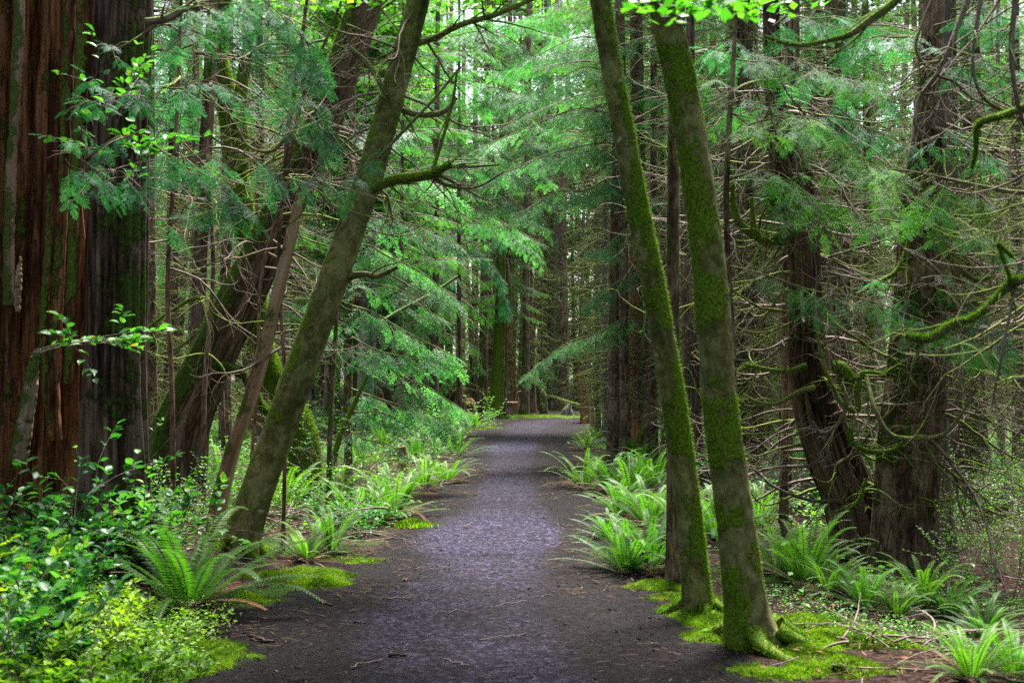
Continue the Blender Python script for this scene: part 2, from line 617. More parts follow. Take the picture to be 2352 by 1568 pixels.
def make_spray(r, nside=11, nleaf=5, lw=0.020, ll=0.075, cedar=False):
    """flat branchlet of unit length along +x, blades in the xy plane, tip sagging"""
    V, Fq = [], []

    def leafq(p, d, n, L, w):
        k = len(V)
        V.extend(tri_leaf(p, d, n, L, w))
        Fq.append([k, k + 1, k + 2, k + 3])
    sag = 0.16 + 0.1 * r.random()

    def axis(t):
        return np.array([t, 0, -sag * t * t])
    for i in range(nside):
        t = (i + 0.6) / nside
        for sg in (-1, 1):
            tt = min(t + 0.02 * r.normal(), 1)
            ang = math.radians(52 - 18 * t + 8 * r.normal())
            prof = 0.40 * (1 - t) ** 0.75 * (0.35 + 0.65 * min(1, t * 4)) + 0.05
            prof *= 0.8 + 0.4 * r.random()
            d = np.array([math.cos(ang), sg * math.sin(ang), -0.12 - 0.25 * r.random()])
            d /= np.linalg.norm(d)
            p0 = axis(tt)
            n = norm(np.array([0.15 * r.normal(), 0.25 * r.normal(), 1.0]))
            m = max(1, int(round(nleaf * prof / 0.35)))
            for j in range(m):
                f = (j + .5) / m
                pj = p0 + d * prof * f + np.array([0, 0, -0.10 * prof * f * f])
                for s2 in (-1, 1):
                    a2 = math.radians(38 if cedar else 50) * s2
                    dd = np.array([d[0] * math.cos(a2) - d[1] * math.sin(a2), d[0] * math.sin(a2) + d[1] * math.cos(a2), d[2] - .1 * r.random()])
                    leafq(pj, norm(dd), n, ll * (1.1 - .4 * f) * (.8 + .4 * r.random()), lw)
            leafq(p0 + d * prof * .85, d, n, ll * 1.2, lw)
    for j in range(5):
        t = .2 + j * .18
        leafq(axis(t), norm(np.array([1, .1 * r.normal(), -.2])), np.array([0, 0, 1.]), .14, lw * .5)
    return np.array(V), np.array(Fq)


SPR = {
    'fine': [make_spray(rng, 13, 6, 0.013, 0.055) for _ in range(3)],
    'cedar': [make_spray(rng, 12, 5, 0.012, 0.075, True) for _ in range(3)],
    'mid': [make_spray(rng, 9, 3, 0.021, 0.095) for _ in range(4)],
    'coarse': [make_spray(rng, 5, 1, 0.040, 0.20) for _ in range(3)],
}


def inst(mb, protos, pos, X, Nn, scale, mi=0, r=None, rnb=None):
    """place a spray at each pos: x axis X, plane normal Nn"""
    r = r or rng
    if len(pos) == 0:
        return
    X = norm(X)
    Y = norm(np.cross(Nn, X))
    Z = np.cross(X, Y)
    R = np.stack([X, Y, Z], 1) * np.asarray(scale)[:, None, None]      # rows
    which = r.integers(0, len(protos), len(pos))
    rn0 = r.random(len(pos)) if rnb is None else rnb
    for k, (pv, pf) in enumerate(protos):
        sel = which == k
        if not sel.any():
            continue
        V = np.einsum('vj,njk->nvk', pv, R[sel]) + pos[sel][:, None]
        nn = sel.sum()
        Fa = pf[None] + (np.arange(nn) * len(pv))[:, None, None]
        rn = np.clip(np.repeat(rn0[sel], len(pf)) * .7 + r.random(nn * len(pf)) * .3, 0, 1)
        mb.add(V.reshape(-1, 3), Fa.reshape(-1, pf.shape[1]), mi, rn)


def bough(ml, mw, path, r0, width, lod='mid', r=None, spacing=0.16, sagn=0.3, scale=1.0, leaf_i=0, wood_i=0, start=0.15, ns=4, moss=0.2):
    """a conifer bough: a woody axis with flat sprays to both sides"""
    r = r or rng
    path = np.asarray(path)
    n = len(path)
    if mw is not None and r0 > 0:
        tube(mw, path, np.linspace(r0, r0 * .25, n), ns, wood_i, moss=lambda nr, s, p: moss + .5 * (nr[:, 2] > .3) * moss)
    T = norm(np.gradient(path, axis=0))
    L = np.linalg.norm(np.diff(path, axis=0), axis=1).sum()
    m = max(4, int(L / spacing))
    t = start + (1 - start) * (np.arange(m) + r.random(m) * .6) / m
    t = np.clip(t, 0, 1)
    f = t * (n - 1)
    i = np.minimum(f.astype(int), n - 2)
    ff = (f - i)[:, None]
    pos = path[i] * (1 - ff) + path[i + 1] * ff
    tan = T[i]
    side = norm(np.cross(tan, np.array([0, 0, 1.0])) + 1e-6)
    sg = np.where(np.arange(m) % 2 == 0, 1.0, -1.0)[:, None]
    ang = np.radians(r.uniform(38, 72, m))[:, None]
    X = tan * np.cos(ang) + side * sg * np.sin(ang)
    X[:, 2] -= sagn * r.uniform(.3, 1.2, m)
    up = np.cross(side, tan)
    up = up * np.sign(up[:, 2:3] + 1e-6)
    Nn = up + r.normal(0, .22, (m, 3))
    prof = (1 - t) ** .6 * .8 + .28
    prof = prof * np.minimum(1, .45 + t * 2)
    inst(ml, SPR[lod], pos, X, Nn, width * prof * r.uniform(.7, 1.25, m) * scale, leaf_i, r)
    inst(ml, SPR[lod], path[-1:], tan[-1:], up[-1:], np.array([width * .6]), leaf_i, r)


def hook(p0, d0, L, r, sag=0.5, up=1.0, n=12, wander=0.12):
    """branch that goes out, sags and turns up again at its end"""
    p = np.array(p0, float)
    d = norm(np.array(d0, float))
    out = [p.copy()]
    st = L / n
    k = r.normal(0, wander, 3)
    for i in range(n):
        t = i / n
        d = d + np.array([k[0], k[1], 0]) * .25 + r.normal(0, wander * .5, 3)
        d[2] += (-sag * (1 - t) ** 1.5 + up * t ** 1.5) * 2.2 / n
        d = norm(d)
        p = p + d * st
        out.append(p.copy())
    return np.array(out)


def dead_branch(mb, p0, d0, L, r0, r, sag=.5, up=1.0, twigs=8, depth=1, mi=0, ns=5, moss=.25, wander=.12, mossrun=False):
    pa = hook(p0, d0, L, r, sag, up, 12 if depth else 8, wander)
    n = len(pa)
    rad = r0 * (1 - .8 * np.linspace(0, 1, n))
    f = (lambda nr, s, p: np.clip(moss + (.55 if moss > .2 else .1) * nr[:, 2], 0, 1.2))
    tube(mb, pa, rad, ns, mi, moss=f)
    if depth:
        T = norm(np.gradient(pa, axis=0))
        for _ in range(twigs):
            i = r.integers(2, n)
            d = norm(T[i] + r.normal(0, .65, 3) + np.array([0, 0, -.25]))
            dead_branch(mb, pa[i], d, L * r.uniform(.2, .55), max(rad[i] * .55, .0025), r, sag * .8, up * r.uniform(-.3, 1.3), 3, depth - 1, mi, 3, moss, wander * 1.3)
    return pa


# ---------------------------------------------------------------- conifer crowns (shared meshes)
def crown_proto(seed, z0, z1, dead, live, R, lod='mid', lowlive=2.2, leaf='hemlock', sp=.085):
    r = np.random.default_rng(seed)
    mb = MB()
    for _ in range(dead):
        z = r.uniform(z0, min(z1, 9))
        a = r.uniform(0, 2 * PI)
        dead_branch(mb, (0, 0, z), (math.cos(a), math.sin(a), r.uniform(-.1, .35)), r.uniform(.5, 1.6) * R / 2, r.uniform(.006, .016), r, .5, r.uniform(-.2, .9), 6, 1, 0, 3, .3, .15)
    for k in range(live):
        z = lowlive + (z1 - lowlive) * ((k + r.random()) / live) ** 1.15
        a = k * 2.4 + r.normal(0, .5)
        fr = (z - lowlive) / (z1 - lowlive)
        L = R * (1 - .7 * fr ** 1.5) * r.uniform(.45, 1.15)
        d = np.array([math.cos(a), math.sin(a), r.uniform(-.1, .35) + .3 * fr])
        pa = hook((0, 0, z), d, L, r, .45, -.1, 9, .07)
        bough(mb, mb, pa, .010 + .006 * L, (.37 if lod == 'mid' else .5) * (.6 + .25 * L), lod, r, sp, .35, 1.0, 1, 0, .10, 3)
    return mb.build("crown", [M['twig'], M[leaf]]).data


CR = []
for k in range(7):
    CR.append(crown_proto(100 + k, 1.0 + .5 * (k % 3), 14.5, 46, 84, 2.1 + .25 * (k % 4), 'mid', 2.3 + .8 * (k % 4), 'hemlock' if k % 3 else 'cedarleaf'))
CRD = [crown_proto(300 + k, .8, 14.5, 210, 24, 2.2, 'mid', 5.0 + k, 'hemlock', .10) for k in range(4)]
CRF = [crown_proto(200 + k, 1.2, 14.5, 26, 95, 3.0, 'coarse', 2.4 + k % 3, 'hemlock', .20) for k in range(4)]
for o in list(S.objects):
    if o.name.startswith("crown"):
        bpy.data.objects.remove(o)


def put_crown(parent, data, scale=1.0, rz=0.0, loc=(0, 0, 0)):
    o = bpy.data.objects.new("crown", data)
    COL.objects.link(o)
    o.parent = parent
    o.scale = (scale,) * 3 if np.isscalar(scale) else scale
    o.rotation_euler = (0, 0, rz)
    o.location = loc
    return o


def bark_disp(seed, amp=.08, lobes=0, fl=0.0, flh=.6, groove=0.0, ngr=14, lump=0.0):
    ph = np.random.default_rng(seed).random(8) * 6.28

    def f(TH, SS, R):
        q = np.stack([np.cos(TH) * 1.6 + ph[0], np.sin(TH) * 1.6, SS * 1.1 + ph[1]], -1).reshape(-1, 3)
        d = 1 + amp * 2 * (fbm(q, 3).reshape(TH.shape) - .5)
        if lump:
            q = np.stack([np.cos(TH) * 2.2 + ph[5], np.sin(TH) * 2.2, SS * 9 + ph[6]], -1).reshape(-1, 3)
            f2 = fbm(q, 4).reshape(TH.shape)
            q = np.stack([np.cos(TH) * 1.5 + ph[7], np.sin(TH) * 1.5, SS * 3.1], -1).reshape(-1, 3)
            kn = np.clip(vnoise(q * 1.7).reshape(TH.shape) - .80, 0, 1) * 6
            d = d + lump * 3 * (f2 - .5) + lump * kn
        if fl:
            g = np.exp(-SS / flh)
            lob = .5 + .5 * np.cos(TH * max(lobes, 3) + ph[2] + .5 * np.sin(TH * 2 + ph[3]))
            d = d + fl * g * (.35 + .9 * lob)
        if lobes and groove:
            w = TH + .25 * np.sin(SS * .9 + ph[4])
            d = d - groove * np.abs(np.sin(w * ngr / 2 + 1.3 * np.sin(2 * TH + ph[5]) + .4 * np.sin(SS * 1.7))) ** 3
        return R * d
    return f


def trunk(parent, pts, mat, ns=20, n=40, disp=None, moss=None, name="trunk", base=None, fz=None, r=None, capm=None):
    """pts rows: x, y, z, radius in world units"""
    sp = smooth_path(pts, n)
    mb = MB()
    g, nr, mk = tube(mb, sp[:, :3], sp[:, 3], ns, 0, disp, moss, cap=1 if capm else False)
    mats = [M[mat]] + ([M[capm]] if capm else [])
    o = mb.build(name, mats, parent)
    if parent is not None:
        for vtx in ():
            pass
    if fz:
        mf = MB()
        fuzz(mf, g, nr, mk, fz[0], fz[1], fz[2], r or rng)
        mo = mf.build("moss", [M['moss']], parent)
    return o, sp


def pix(pts, d, dd=None):
    """pixel rows (u, v, width px) at distance d -> world rows x, y, z, r"""
    out = []
    for k, (u, v, w) in enumerate(pts):
        dk = d if dd is None else d + dd[k]
        p = P(u, v, dk)
        out.append([*p, w * .5 * dk / F])
    return np.array(out)


def local(rows, base):
    r = np.array(rows, float)
    r[:, :3] -= np.asarray(base)
    return r

# ---------------------------------------------------------------- tree builder
def mossf(base=.3, k=.4, dirv=(0, 0, 1), low=0.0, lowh=1.0, amp=1.1):
    dv = norm(np.array(dirv, float))
    return lambda nr, s, p: np.clip(base + k * (nr @ dv) + low * np.exp(-s / lowh) + amp * (fbm(p * 5.5, 4) - .5), 0, 1.4)


ALLTREES = []


def tree(name, label, pts, mat='fir', d=None, group=None, ns=16, n=36, disp=None, moss=None, fz=None, top=12.0, crown=None,
         crz=None, csc=1.0, cat="tree", dd=None, capm=None, topr=.45, seed=0, wsc=1.0):
    u, v, w = pts[0]
    b = ghit(u, v)
    if d is None:
        d = b[1]
    p0 = P(u, v, d)
    b = np.array([p0[0], d, Hs(p0[0], d)])
    rows = pix([(q[0], q[1], q[2] * wsc) for q in pts], d, dd)
    rows = rows[(rows[:, 2] > b[2] + .05) | (np.arange(len(rows)) == 0)]
    rows[0, 2] = b[2] - .15
    if top and rows[-1, 2] < top:
        e = rows[-1, :3] - rows[-2, :3]
        e = e / max(e[2], .05)
        e[:2] = np.clip(e[:2], -.35, .35)
        dz = top - rows[-1, 2]
        rr = rows[-1, 3]
        rows = np.vstack([rows, [*(rows[-1, :3] + e * dz * .5), rr * (1 + topr) / 2], [*(rows[-1, :3] + e * dz), rr * topr]])
    t = thing(name, label, cat, b, group)
    o, sp = trunk(t, local(rows, b), mat, ns, n, disp or bark_disp(seed + 11, .06, 3, .35, .35), moss or mossf(.15, .2, (0, 0, 1), .35, .6), fz=fz, capm=capm)
    if crown is not None:
        # crown follows the trunk's position at mid height
        mid = sp[np.argmin(np.abs(sp[:, 2] - 5.0))]
        put_crown(t, crown, csc, crz if crz is not None else float(rng.random() * 6.28), (mid[0] * .8, mid[1] * .8, 0))
    ALLTREES.append((b[0], b[1]))
    return t, sp, b


def branch_part(t, b, pts, d, mat='twig', moss=.3, twigs=4, r=None, dd=None, fz=None, ns=7, name="branch", tl=.35, thr=.35, sagt=.5, upt=.6):
    """limb that follows rows (u, v, width px) at distance d, with dead twigs"""
    r = r or rng
    rows = local(pix(pts, d, dd), b)
    sp = smooth_path(rows, max(10, 7 * len(pts)))
    mb = MB()
    wob = smooth_path(r.normal(0, .0014 * d, (max(4, len(sp) // 8), 3)), len(sp))
    path = sp[:, :3] + wob
    g, nr, mk = tube(mb, path, sp[:, 3], ns, 0, bark_disp(int(r.integers(999)), .12), lambda n_, s, p: np.clip(moss + .4 * n_[:, 2], 0, 1.3))
    T = norm(np.gradient(path, axis=0))
    for _ in range(twigs):
        i = r.integers(3, len(path))
        dv = norm(T[i] + r.normal(0, .6, 3))
        dead_branch(mb, path[i], dv, tl * r.uniform(.5, 1.6), max(sp[i, 3] * .4, .003), r, sagt, upt * r.uniform(-.2, 1.4), 4, 1, 0, 4, moss, .16)
    o = mb.build(name, [M[mat]], t)
    if fz:
        mf = MB()
        fuzz(mf, g, nr, mk, fz[0], fz[1], fz[2], r, 0, .5, thr)
        mf.build("moss", [M['moss']], o)
    return o


R_ = np.random.default_rng

# ---------------------------------------------------------------- the two alders right of the path
ALD = bark_disp(5, .05, 4, .55, .18, lump=.05)
mo_r = mossf(.34, .42, (-.35, -.2, .55), .55, .7)
tA, spA, bA = tree("alder_tree", "slender mossy alder leaning left, second from the front beside the path", [(1603, 1412, 96), (1600, 1370, 80), (1594, 1290, 75), (1583, 1180, 72), (1562, 1020, 72), (1540, 880, 70), (1513, 720, 68), (1490, 600, 66), (1462, 460, 64), (1430, 290, 62), (1400, 130, 60), (1378, 0, 56), (1350, -140, 52)],
                   'alder', wsc=.82, ns=64, n=300, disp=ALD, moss=mossf(.36, .42, (.75, -.1, .35), .25, 1.2, 2.1), fz=(24000, .018, .002), top=12, topr=.35)
tB, spB, bB = tree("alder_tree", "nearest and thickest mossy alder with flared foot beside the path", [(1738, 1482, 152), (1722, 1430, 118), (1708, 1340, 104), (1690, 1200, 98), (1668, 1040, 96), (1650, 900, 92), (1640, 760, 92), (1630, 620, 90), (1612, 480, 86), (1590, 330, 84), (1562, 180, 82), (1535, 60, 82), (1515, -60, 80), (1490, -200, 74)],
                   'alder', wsc=.86, ns=70, n=300, disp=bark_disp(9, .09, 3, .55, .2, lump=.07), moss=mossf(.33, .28, (-.5, -.2, .3), .65, .45, 2.3), fz=(22000, .016, .002), top=12, topr=.35)
tree("young_conifer", "thin straight brown trunk directly left of the two alders", [(1545, 1345, 42), (1545, 1300, 34), (1546, 1150, 31), (1545, 900, 30), (1546, 600, 29), (1547, 350, 28), (1548, 200, 25)],
     'fir', ns=20, n=60, disp=bark_disp(31, .08, 3, .3, .12), moss=mossf(.1, .2, (-1, 0, 0), .8, .25), top=10, crown=None, seed=4)



def roots(t, b, rad, n_, seed, L=.5, mat='alder', ms=.7):
    r = R_(seed)
    for k in range(n_):
        a = k * 6.28 / n_ + r.normal(0, .25)
        m = 12
        tt = np.linspace(0, 1, m)
        l = L * r.uniform(.6, 1.3)
        ax = a + r.normal(0, .5) * tt
        x = np.cos(ax) * (rad * .75 + l * tt)
        y = np.sin(ax) * (rad * .75 + l * tt)
        z = H(b[0] + x, b[1] + y) - b[2] + rad * .55 * (1 - tt) ** 2.2 - .05 * tt + .004
        mb = MB()
        g_, nr_, mk_ = tube(mb, np.stack([x, y, z], 1), rad * (.26 * (1 - tt) ** .8 + .04), 12, 0, bark_disp(seed + k, .15, 3, 0, 1, lump=.08), mossf(ms, .4, (0, 0, 1)))
        o = mb.build("root", [M[mat]], t)
        mf = MB()
        fuzz(mf, g_, nr_, mk_, 2600, .018, .002, r, 0, .1, .55)
        mf.build("moss", [M['moss']], o)


roots(tA, bA, .13, 4, 41, .34)
roots(tB, bB, .17, 6, 42, .42)

# leafy tops of the alders, above the frame, and the sprig that hangs into it


def leaf_cloud(mb, cen, rad, cnt, L, r, mi=0):
    p = r.normal(0, 1, (cnt, 3))
    p = norm(p) * (r.random((cnt, 1)) ** .45) * rad + cen
    d = norm(r.normal(0, 1, (cnt, 3)) * np.array([1, 1, .4]))
    s = norm(np.cross(d, np.array([0, 0, 1.]) + r.normal(0, .4, (cnt, 3))))
    l = L * r.uniform(.6, 1.2, (cnt, 1))
    V = np.stack([p, p + d * l * .5 + s * l * .36, p + d * l, p + d * l * .5 - s * l * .36], 1).reshape(-1, 3)
    mb.add(V, np.arange(len(V)).reshape(-1, 4), mi, r.random(cnt))


def alder_crown(t, sp, seed, hang=None):
    r = R_(seed)
    mb = MB()
    top = sp[-1, :3]
    for k in range(18):
        i = len(sp) - 1 - r.integers(0, max(2, len(sp) // 6))
        a = r.uniform(0, 6.28)
        pa = hook(sp[i, :3], (math.cos(a), math.sin(a), .5), r.uniform(.8, 1.8), r, .3, .3)
        tube(mb, pa, np.linspace(.02, .005, len(pa)), 4, 0)
        for j in range(3):
            leaf_cloud(mb, pa[-1 - 3 * j], np.array([.45, .45, .25]), 90, .085, r, 1)
    if hang is not None:
        for (u, v, d, n_) in hang:
            c = P(u, v, d) - np.array(t.location)
            leaf_cloud(mb, c, np.array([.16, .2, .035]), n_, .055, r, 1)
    mb.build("crown", [M['twig'], M['alderleaf']], t)


alder_crown(tA, spA, 1)
alder_crown(tB, spB, 2, [(1560, 14, 4.2, 45), (1640, -6, 4.2, 40), (1500, 10, 4.2, 22), (1720, 4, 4.6, 30)])

# ---------------------------------------------------------------- leaning alder and its neighbours on the left
tL, spL, bL = tree("alder_tree", "smooth olive trunk leaning right over the path edge behind the big fern", [(548, 1262, 118), (560, 1225, 102), (590, 1130, 92), (640, 990, 90), (690, 850, 90), (737, 720, 86), (780, 600, 82), (815, 500, 80), (850, 400, 76), (882, 290, 72), (912, 180, 70), (940, 80, 66), (965, -20, 64), (985, -130, 58)],
                   'alder', wsc=.82, ns=64, n=300, disp=bark_disp(21, .05, 3, .45, .16, lump=.035), moss=mossf(.16, .42, (-.8, -.1, .5), .35, .5), fz=(7000, .016, .002), top=12.5, topr=.35)
alder_crown(tL, spL, 3)
roots(tL, bL, .17, 5, 43, .35)
branch_part(tL, bL, [(800, 642, 20), (835, 630, 14), (870, 627, 13), (912, 620, 9)], bL[1], 'alder', .2, 2, R_(4))
branch_part(tL, bL, [(925, 130, 26), (955, 100, 18), (1010, 85, 15), (1080, 50, 14), (1150, 22, 12), (1240, -8, 9)], bL[1], 'alder', .25, 14, R_(5), tl=.5)
branch_part(tL, bL, [(830, 435, 22), (880, 425, 24), (930, 412, 26), (985, 398, 24), (1010, 385, 16), (1040, 372, 9)], bL[1], 'twig', .75, 6, R_(6), fz=(3500, .02, .002), dd=[0, -.2, -.4, -.5, -.6, -.6])
branch_part(tL, bL, [(985, 398, 15), (1020, 418, 9), (1060, 428, 7), (1105, 424, 6), (1160, 395, 4)], bL[1] - .5, 'twig', .35, 5, R_(7))
branch_part(tL, bL, [(1000, 382, 12), (1045, 383, 9), (1090, 386, 7), (1140, 378, 4)], bL[1] - .5, 'twig', .35, 5, R_(8))
branch_part(tL, bL, [(1005, 392, 12), (1030, 410, 8), (1080, 440, 6), (1125, 460, 4), (1180, 455, 3)], bL[1] - .5, 'twig', .2, 4, R_(9))
branch_part(tL, bL, [(1000, 385, 9), (1015, 320, 7), (1035, 240, 6), (1052, 160, 5)], bL[1] - .5, 'twig', .6, 4, R_(10), fz=(800, .015, .002))
branch_part(tL, bL, [(840, 395, 8), (900, 330, 8), (960, 265, 7), (1010, 210, 6), (1060, 150, 5)], bL[1] - .3, 'twig', .4, 5, R_(10))

tree("dead_snag", "thin pinkish barkless snag leaning close against the olive trunk", [(487, 1232, 44), (505, 1150, 40), (535, 1030, 36), (570, 930, 34), (598, 830, 36), (622, 740, 32), (650, 620, 30), (672, 530, 28), (690, 450, 24), (702, 410, 20)],
     'snag', ns=22, n=70, disp=bark_disp(41, .12, 3, .2, .2, .06, 7), moss=mossf(.28, .25, (-.6, 0, .3), .4, 1.2), top=None, capm='snag', cat="snag")

tD, spD, bD = tree("leaning_cedar", "dark rough trunk with mossy left edge leaning right behind the snag", [(385, 1062, 138), (412, 1000, 118), (450, 900, 106), (500, 790, 100), (550, 690, 96), (598, 590, 92), (645, 490, 88), (695, 385, 84), (745, 270, 80), (790, 150, 76), (830, 40, 74), (860, -60, 70)],
                   'cedar', d=14.5, wsc=1.08, ns=48, n=120, disp=bark_disp(51, .10, 3, .3, .5, .14, 16), moss=mossf(.34, .75, (-1, -.1, .45), .0, 1, .8), fz=(22000, .03, .0035), top=11, topr=.4)
branch_part(tD, bD, [(488, 835, 26), (520, 845, 26), (552, 858, 24), (578, 885, 22), (600, 925, 22), (618, 950, 14)], 14.3, 'cedar', .6, 2, R_(14), fz=(3500, .03, .003))
branch_part(tD, bD, [(490, 690, 10), (450, 688, 10), (420, 700, 8), (380, 722, 7), (336, 745, 5)], 14.2, 'twig', .75, 5, R_(15), fz=(1500, .02, .002))
branch_part(tD, bD, [(450, 770, 8), (410, 790, 7), (370, 810, 5)], 14.2, 'twig', .4, 5, R_(16))

tM, spM, bM = tree("mossy_maple", "crooked trunk wrapped in bright green moss behind the olive trunk", [(700, 1190, 84), (698, 1110, 78), (700, 1030, 66), (684, 965, 62), (650, 900, 56), (612, 830, 52), (592, 740, 50), (586, 650, 46), (570, 560, 46), (556, 470, 48), (544, 380, 42), (530, 290, 40), (512, 200, 50), (500, 140, 46), (505, 60, 36), (520, -40, 30)],
                   'alder', d=15.5, ns=36, n=110, disp=bark_disp(61, .14, 3, .3, .4), moss=mossf(1.0, .15, (0, 0, 1)), fz=(60000, .035, .0035), top=10, topr=.4)
branch_part(tM, bM, [(548, 390, 34), (565, 330, 26), (556, 250, 30), (562, 170, 28), (575, 100, 22), (590, 20, 18)], 15.4, 'alder', .95, 3, R_(17), fz=(7000, .03, .003))
branch_part(tM, bM, [(600, 760, 12), (640, 770, 7), (690, 760, 5)], 15.2, 'twig', .5, 4, R_(18))

# ---------------------------------------------------------------- old cedars at the left edge
def old_cedar():
    b = P(55, 1330, 9.0)
    b = np.array([b[0], 9.0, Hs(b[0], 9.0)])
    t = thing("old_cedar", "huge rotten red cedar trunk split into shaggy ridges at the edge", "tree", b)
    rows = pix([(40, 1400, 400), (45, 1200, 340), (52, 1000, 300), (62, 700, 274), (66, 400, 272), (72, 0, 275), (76, -400, 270), (76, -1200, 200)], 9.35)
    rows[0, 2] = b[2] - .2
    r = R_(71)

    def dsp(TH, SS, R):
        w = TH + .10 * np.sin(SS * 1.4) + .05 * np.sin(SS * 4)
        a = np.abs(np.sin(w * 5.5 + 1.1 * np.sin(2 * TH + .6) + .25 * np.sin(SS * .8)))
        q = np.stack([np.cos(TH) * 5, np.sin(TH) * 5, SS * .9], -1).reshape(-1, 3)
        f = fbm(q, 4).reshape(TH.shape)
        return R * (1.02 - .42 * (1 - a) ** 1.6 + .20 * (f - .5) + .05 * np.sin(TH * 41 + 3 * f))
    tr = MB()
    sp = smooth_path(local(rows, b), 150)
    tube(tr, sp[:, :3], sp[:, 3], 190, 0, dsp, mossf(.28, .25, (-.8, -.3, .1)))
    tr.build("trunk", [M['red']], t)
    slabs = [([(128, 1010, 30), (120, 900, 34), (128, 760, 30), (140, 560, 28), (150, 330, 26), (160, 60, 28), (165, -150, 26)], 8.72, 'red', .32),
             ([(158, 880, 22), (165, 700, 26), (172, 520, 30), (182, 300, 28), (190, 60, 30), (196, -150, 28)], 8.70, 'red', .58),
             ([(40, 1060, 44), (58, 960, 40), (74, 860, 32), (86, 800, 12)], 8.62, 'snag', .35),
             ([(20, 700, 26), (22, 500, 26), (30, 300, 24), (42, 100, 24), (50, -150, 26)], 8.72, 'snag', .52),
             ([(108, 930, 16), (100, 760, 20), (112, 560, 18), (118, 400, 16)], 8.66, 'red', .5),
             ([(40, 715, 12), (42, 640, 16), (48, 590, 4)], 8.55, 'snag', .1)]
    for k, (pp, d, m, ms) in enumerate(slabs):
        rr = local(pix(pp, d), b)
        s = smooth_path(rr, 50)
        mb = MB()
        tube(mb, s[:, :3] + r.normal(0, .003, (50, 3)), s[:, 3], 18, 0, bark_disp(80 + k, .22, 3, 0, 1, .22, 9), mossf(ms, .25, (-.5, -.3, 0)), cap=True)
        o = mb.build("bark_slab", [M[m]], t)
    return t


old_cedar()
tC, spC, bC = tree("old_cedar", "dark straight cedar trunk with vertical furrows right of the rotten red one", [(262, 1370, 205), (262, 1240, 178), (260, 1100, 160), (262, 950, 150), (266, 780, 142), (270, 560, 138), (274, 300, 136), (280, 60, 138), (286, -150, 134), (292, -420, 130)],
                   'cedar', d=8.9, ns=150, n=150, disp=None if False else bark_disp(91, .07, 5, .22, .5, .17, 18), moss=mossf(.26, .22, (.6, -.2, 0), .1, .5), top=11, topr=.8)
branch_part(tC, bC, [(335, 50, 16), (365, 42, 20), (400, 34, 18), (430, 22, 16), (470, 26, 10), (520, 60, 6)], 8.6, 'twig', .35, 6, R_(19))

# ---------------------------------------------------------------- big cedars on the right
tE, spE, bE = tree("twisted_cedar", "dark twisted cedar bending left with a bulging burl among hooked dead branches", [(1985, 1335, 130), (1975, 1240, 116), (1955, 1150, 110), (1915, 1050, 108), (1880, 950, 100), (1858, 850, 88), (1850, 740, 74), (1848, 640, 68), (1845, 540, 68), (1838, 480, 78), (1820, 440, 104), (1812, 405, 96), (1800, 340, 64), (1785, 260, 46), (1775, 150, 38), (1770, 0, 34)],
                   'cedar', d=12.0, wsc=1.12, ns=90, n=130, disp=bark_disp(101, .10, 3, .25, .4, .20, 16), moss=mossf(.14, .2, (-.3, 0, .6)), top=11, topr=.5)
tG, spG, bG = tree("old_cedar", "broad brown furrowed cedar trunk on the right, rising behind low ferns", [(2072, 1378, 170), (2072, 1290, 138), (2080, 1150, 128), (2090, 1000, 124), (2104, 850, 116), (2112, 700, 104), (2118, 560, 96), (2124, 430, 90), (2134, 300, 66), (2140, 150, 50), (2146, 0, 44)],
                   'fir', d=11.6, wsc=1.15, ns=110, n=130, disp=bark_disp(111, .07, 4, .25, .4, .12, 14), moss=mossf(.20, .30, (-.8, -.2, .1)), top=12, topr=.5)
tree("old_cedar", "pale grey smooth-grained trunk joined to the broad brown cedar on the right", [(2160, 1310, 92), (2156, 1240, 76), (2150, 1120, 62), (2150, 950, 54), (2152, 800, 48), (2158, 640, 42), (2162, 480, 36), (2166, 300, 30)],
     'grey', d=12.6, ns=80, n=90, disp=bark_disp(121, .08, 4, .35, .5, .18, 14), moss=mossf(.15, .2, (-1, 0, 0), .1), top=9)
for lab, pp, d in (("tall splinter of orange dead wood leaning just left of the broad cedar", [(2004, 1180, 22), (2018, 1090, 20), (2030, 960, 18), (2042, 860, 8)], 13.4),
                   ("shorter orange wood splinter pressed against the broad cedar trunk", [(2030, 1200, 24), (2038, 1080, 22), (2052, 940, 18), (2064, 850, 7)], 13.1)):
    tree("dead_snag", lab, pp, 'snag', d=d, ns=20, n=40, disp=bark_disp(131, .2, 3, 0, 1, .1, 7), moss=mossf(.3, .3, (-1, 0, 0)), top=None, cat="snag")
tree("young_conifer", "slim grey double-looking trunk in the brush between the alders and twisted cedar", [(1800, 1285, 30), (1800, 1200, 22), (1801, 1050, 20), (1804, 900, 16), (1802, 700, 14), (1806, 500, 11)], 'fir', d=12.5, ns=14, n=40, top=9, crown=None)
tree("young_conifer", "thin dark pole standing just behind the slim grey trunk in the brush", [(1811, 1262, 16), (1812, 1100, 14), (1813, 900, 12), (1818, 600, 10)], 'fir', d=13.4, ns=10, n=24, top=8, crown=None)
tH, spH, bH = tree("young_hemlock", "thin pale-grey pole with long drooping boughs between alder and twisted cedar", [(1700, 1180, 16), (1690, 1000, 15), (1682, 800, 15), (1672, 600, 14), (1668, 450, 14), (1674, 300, 13), (1684, 150, 11), (1690, 50, 9), (1700, -60, 7)], 'fir', d=11.0, ns=10, n=60, top=8, disp=bark_disp(3, .1))

# ---------------------------------------------------------------- boughs and hooked dead branches of the near trees


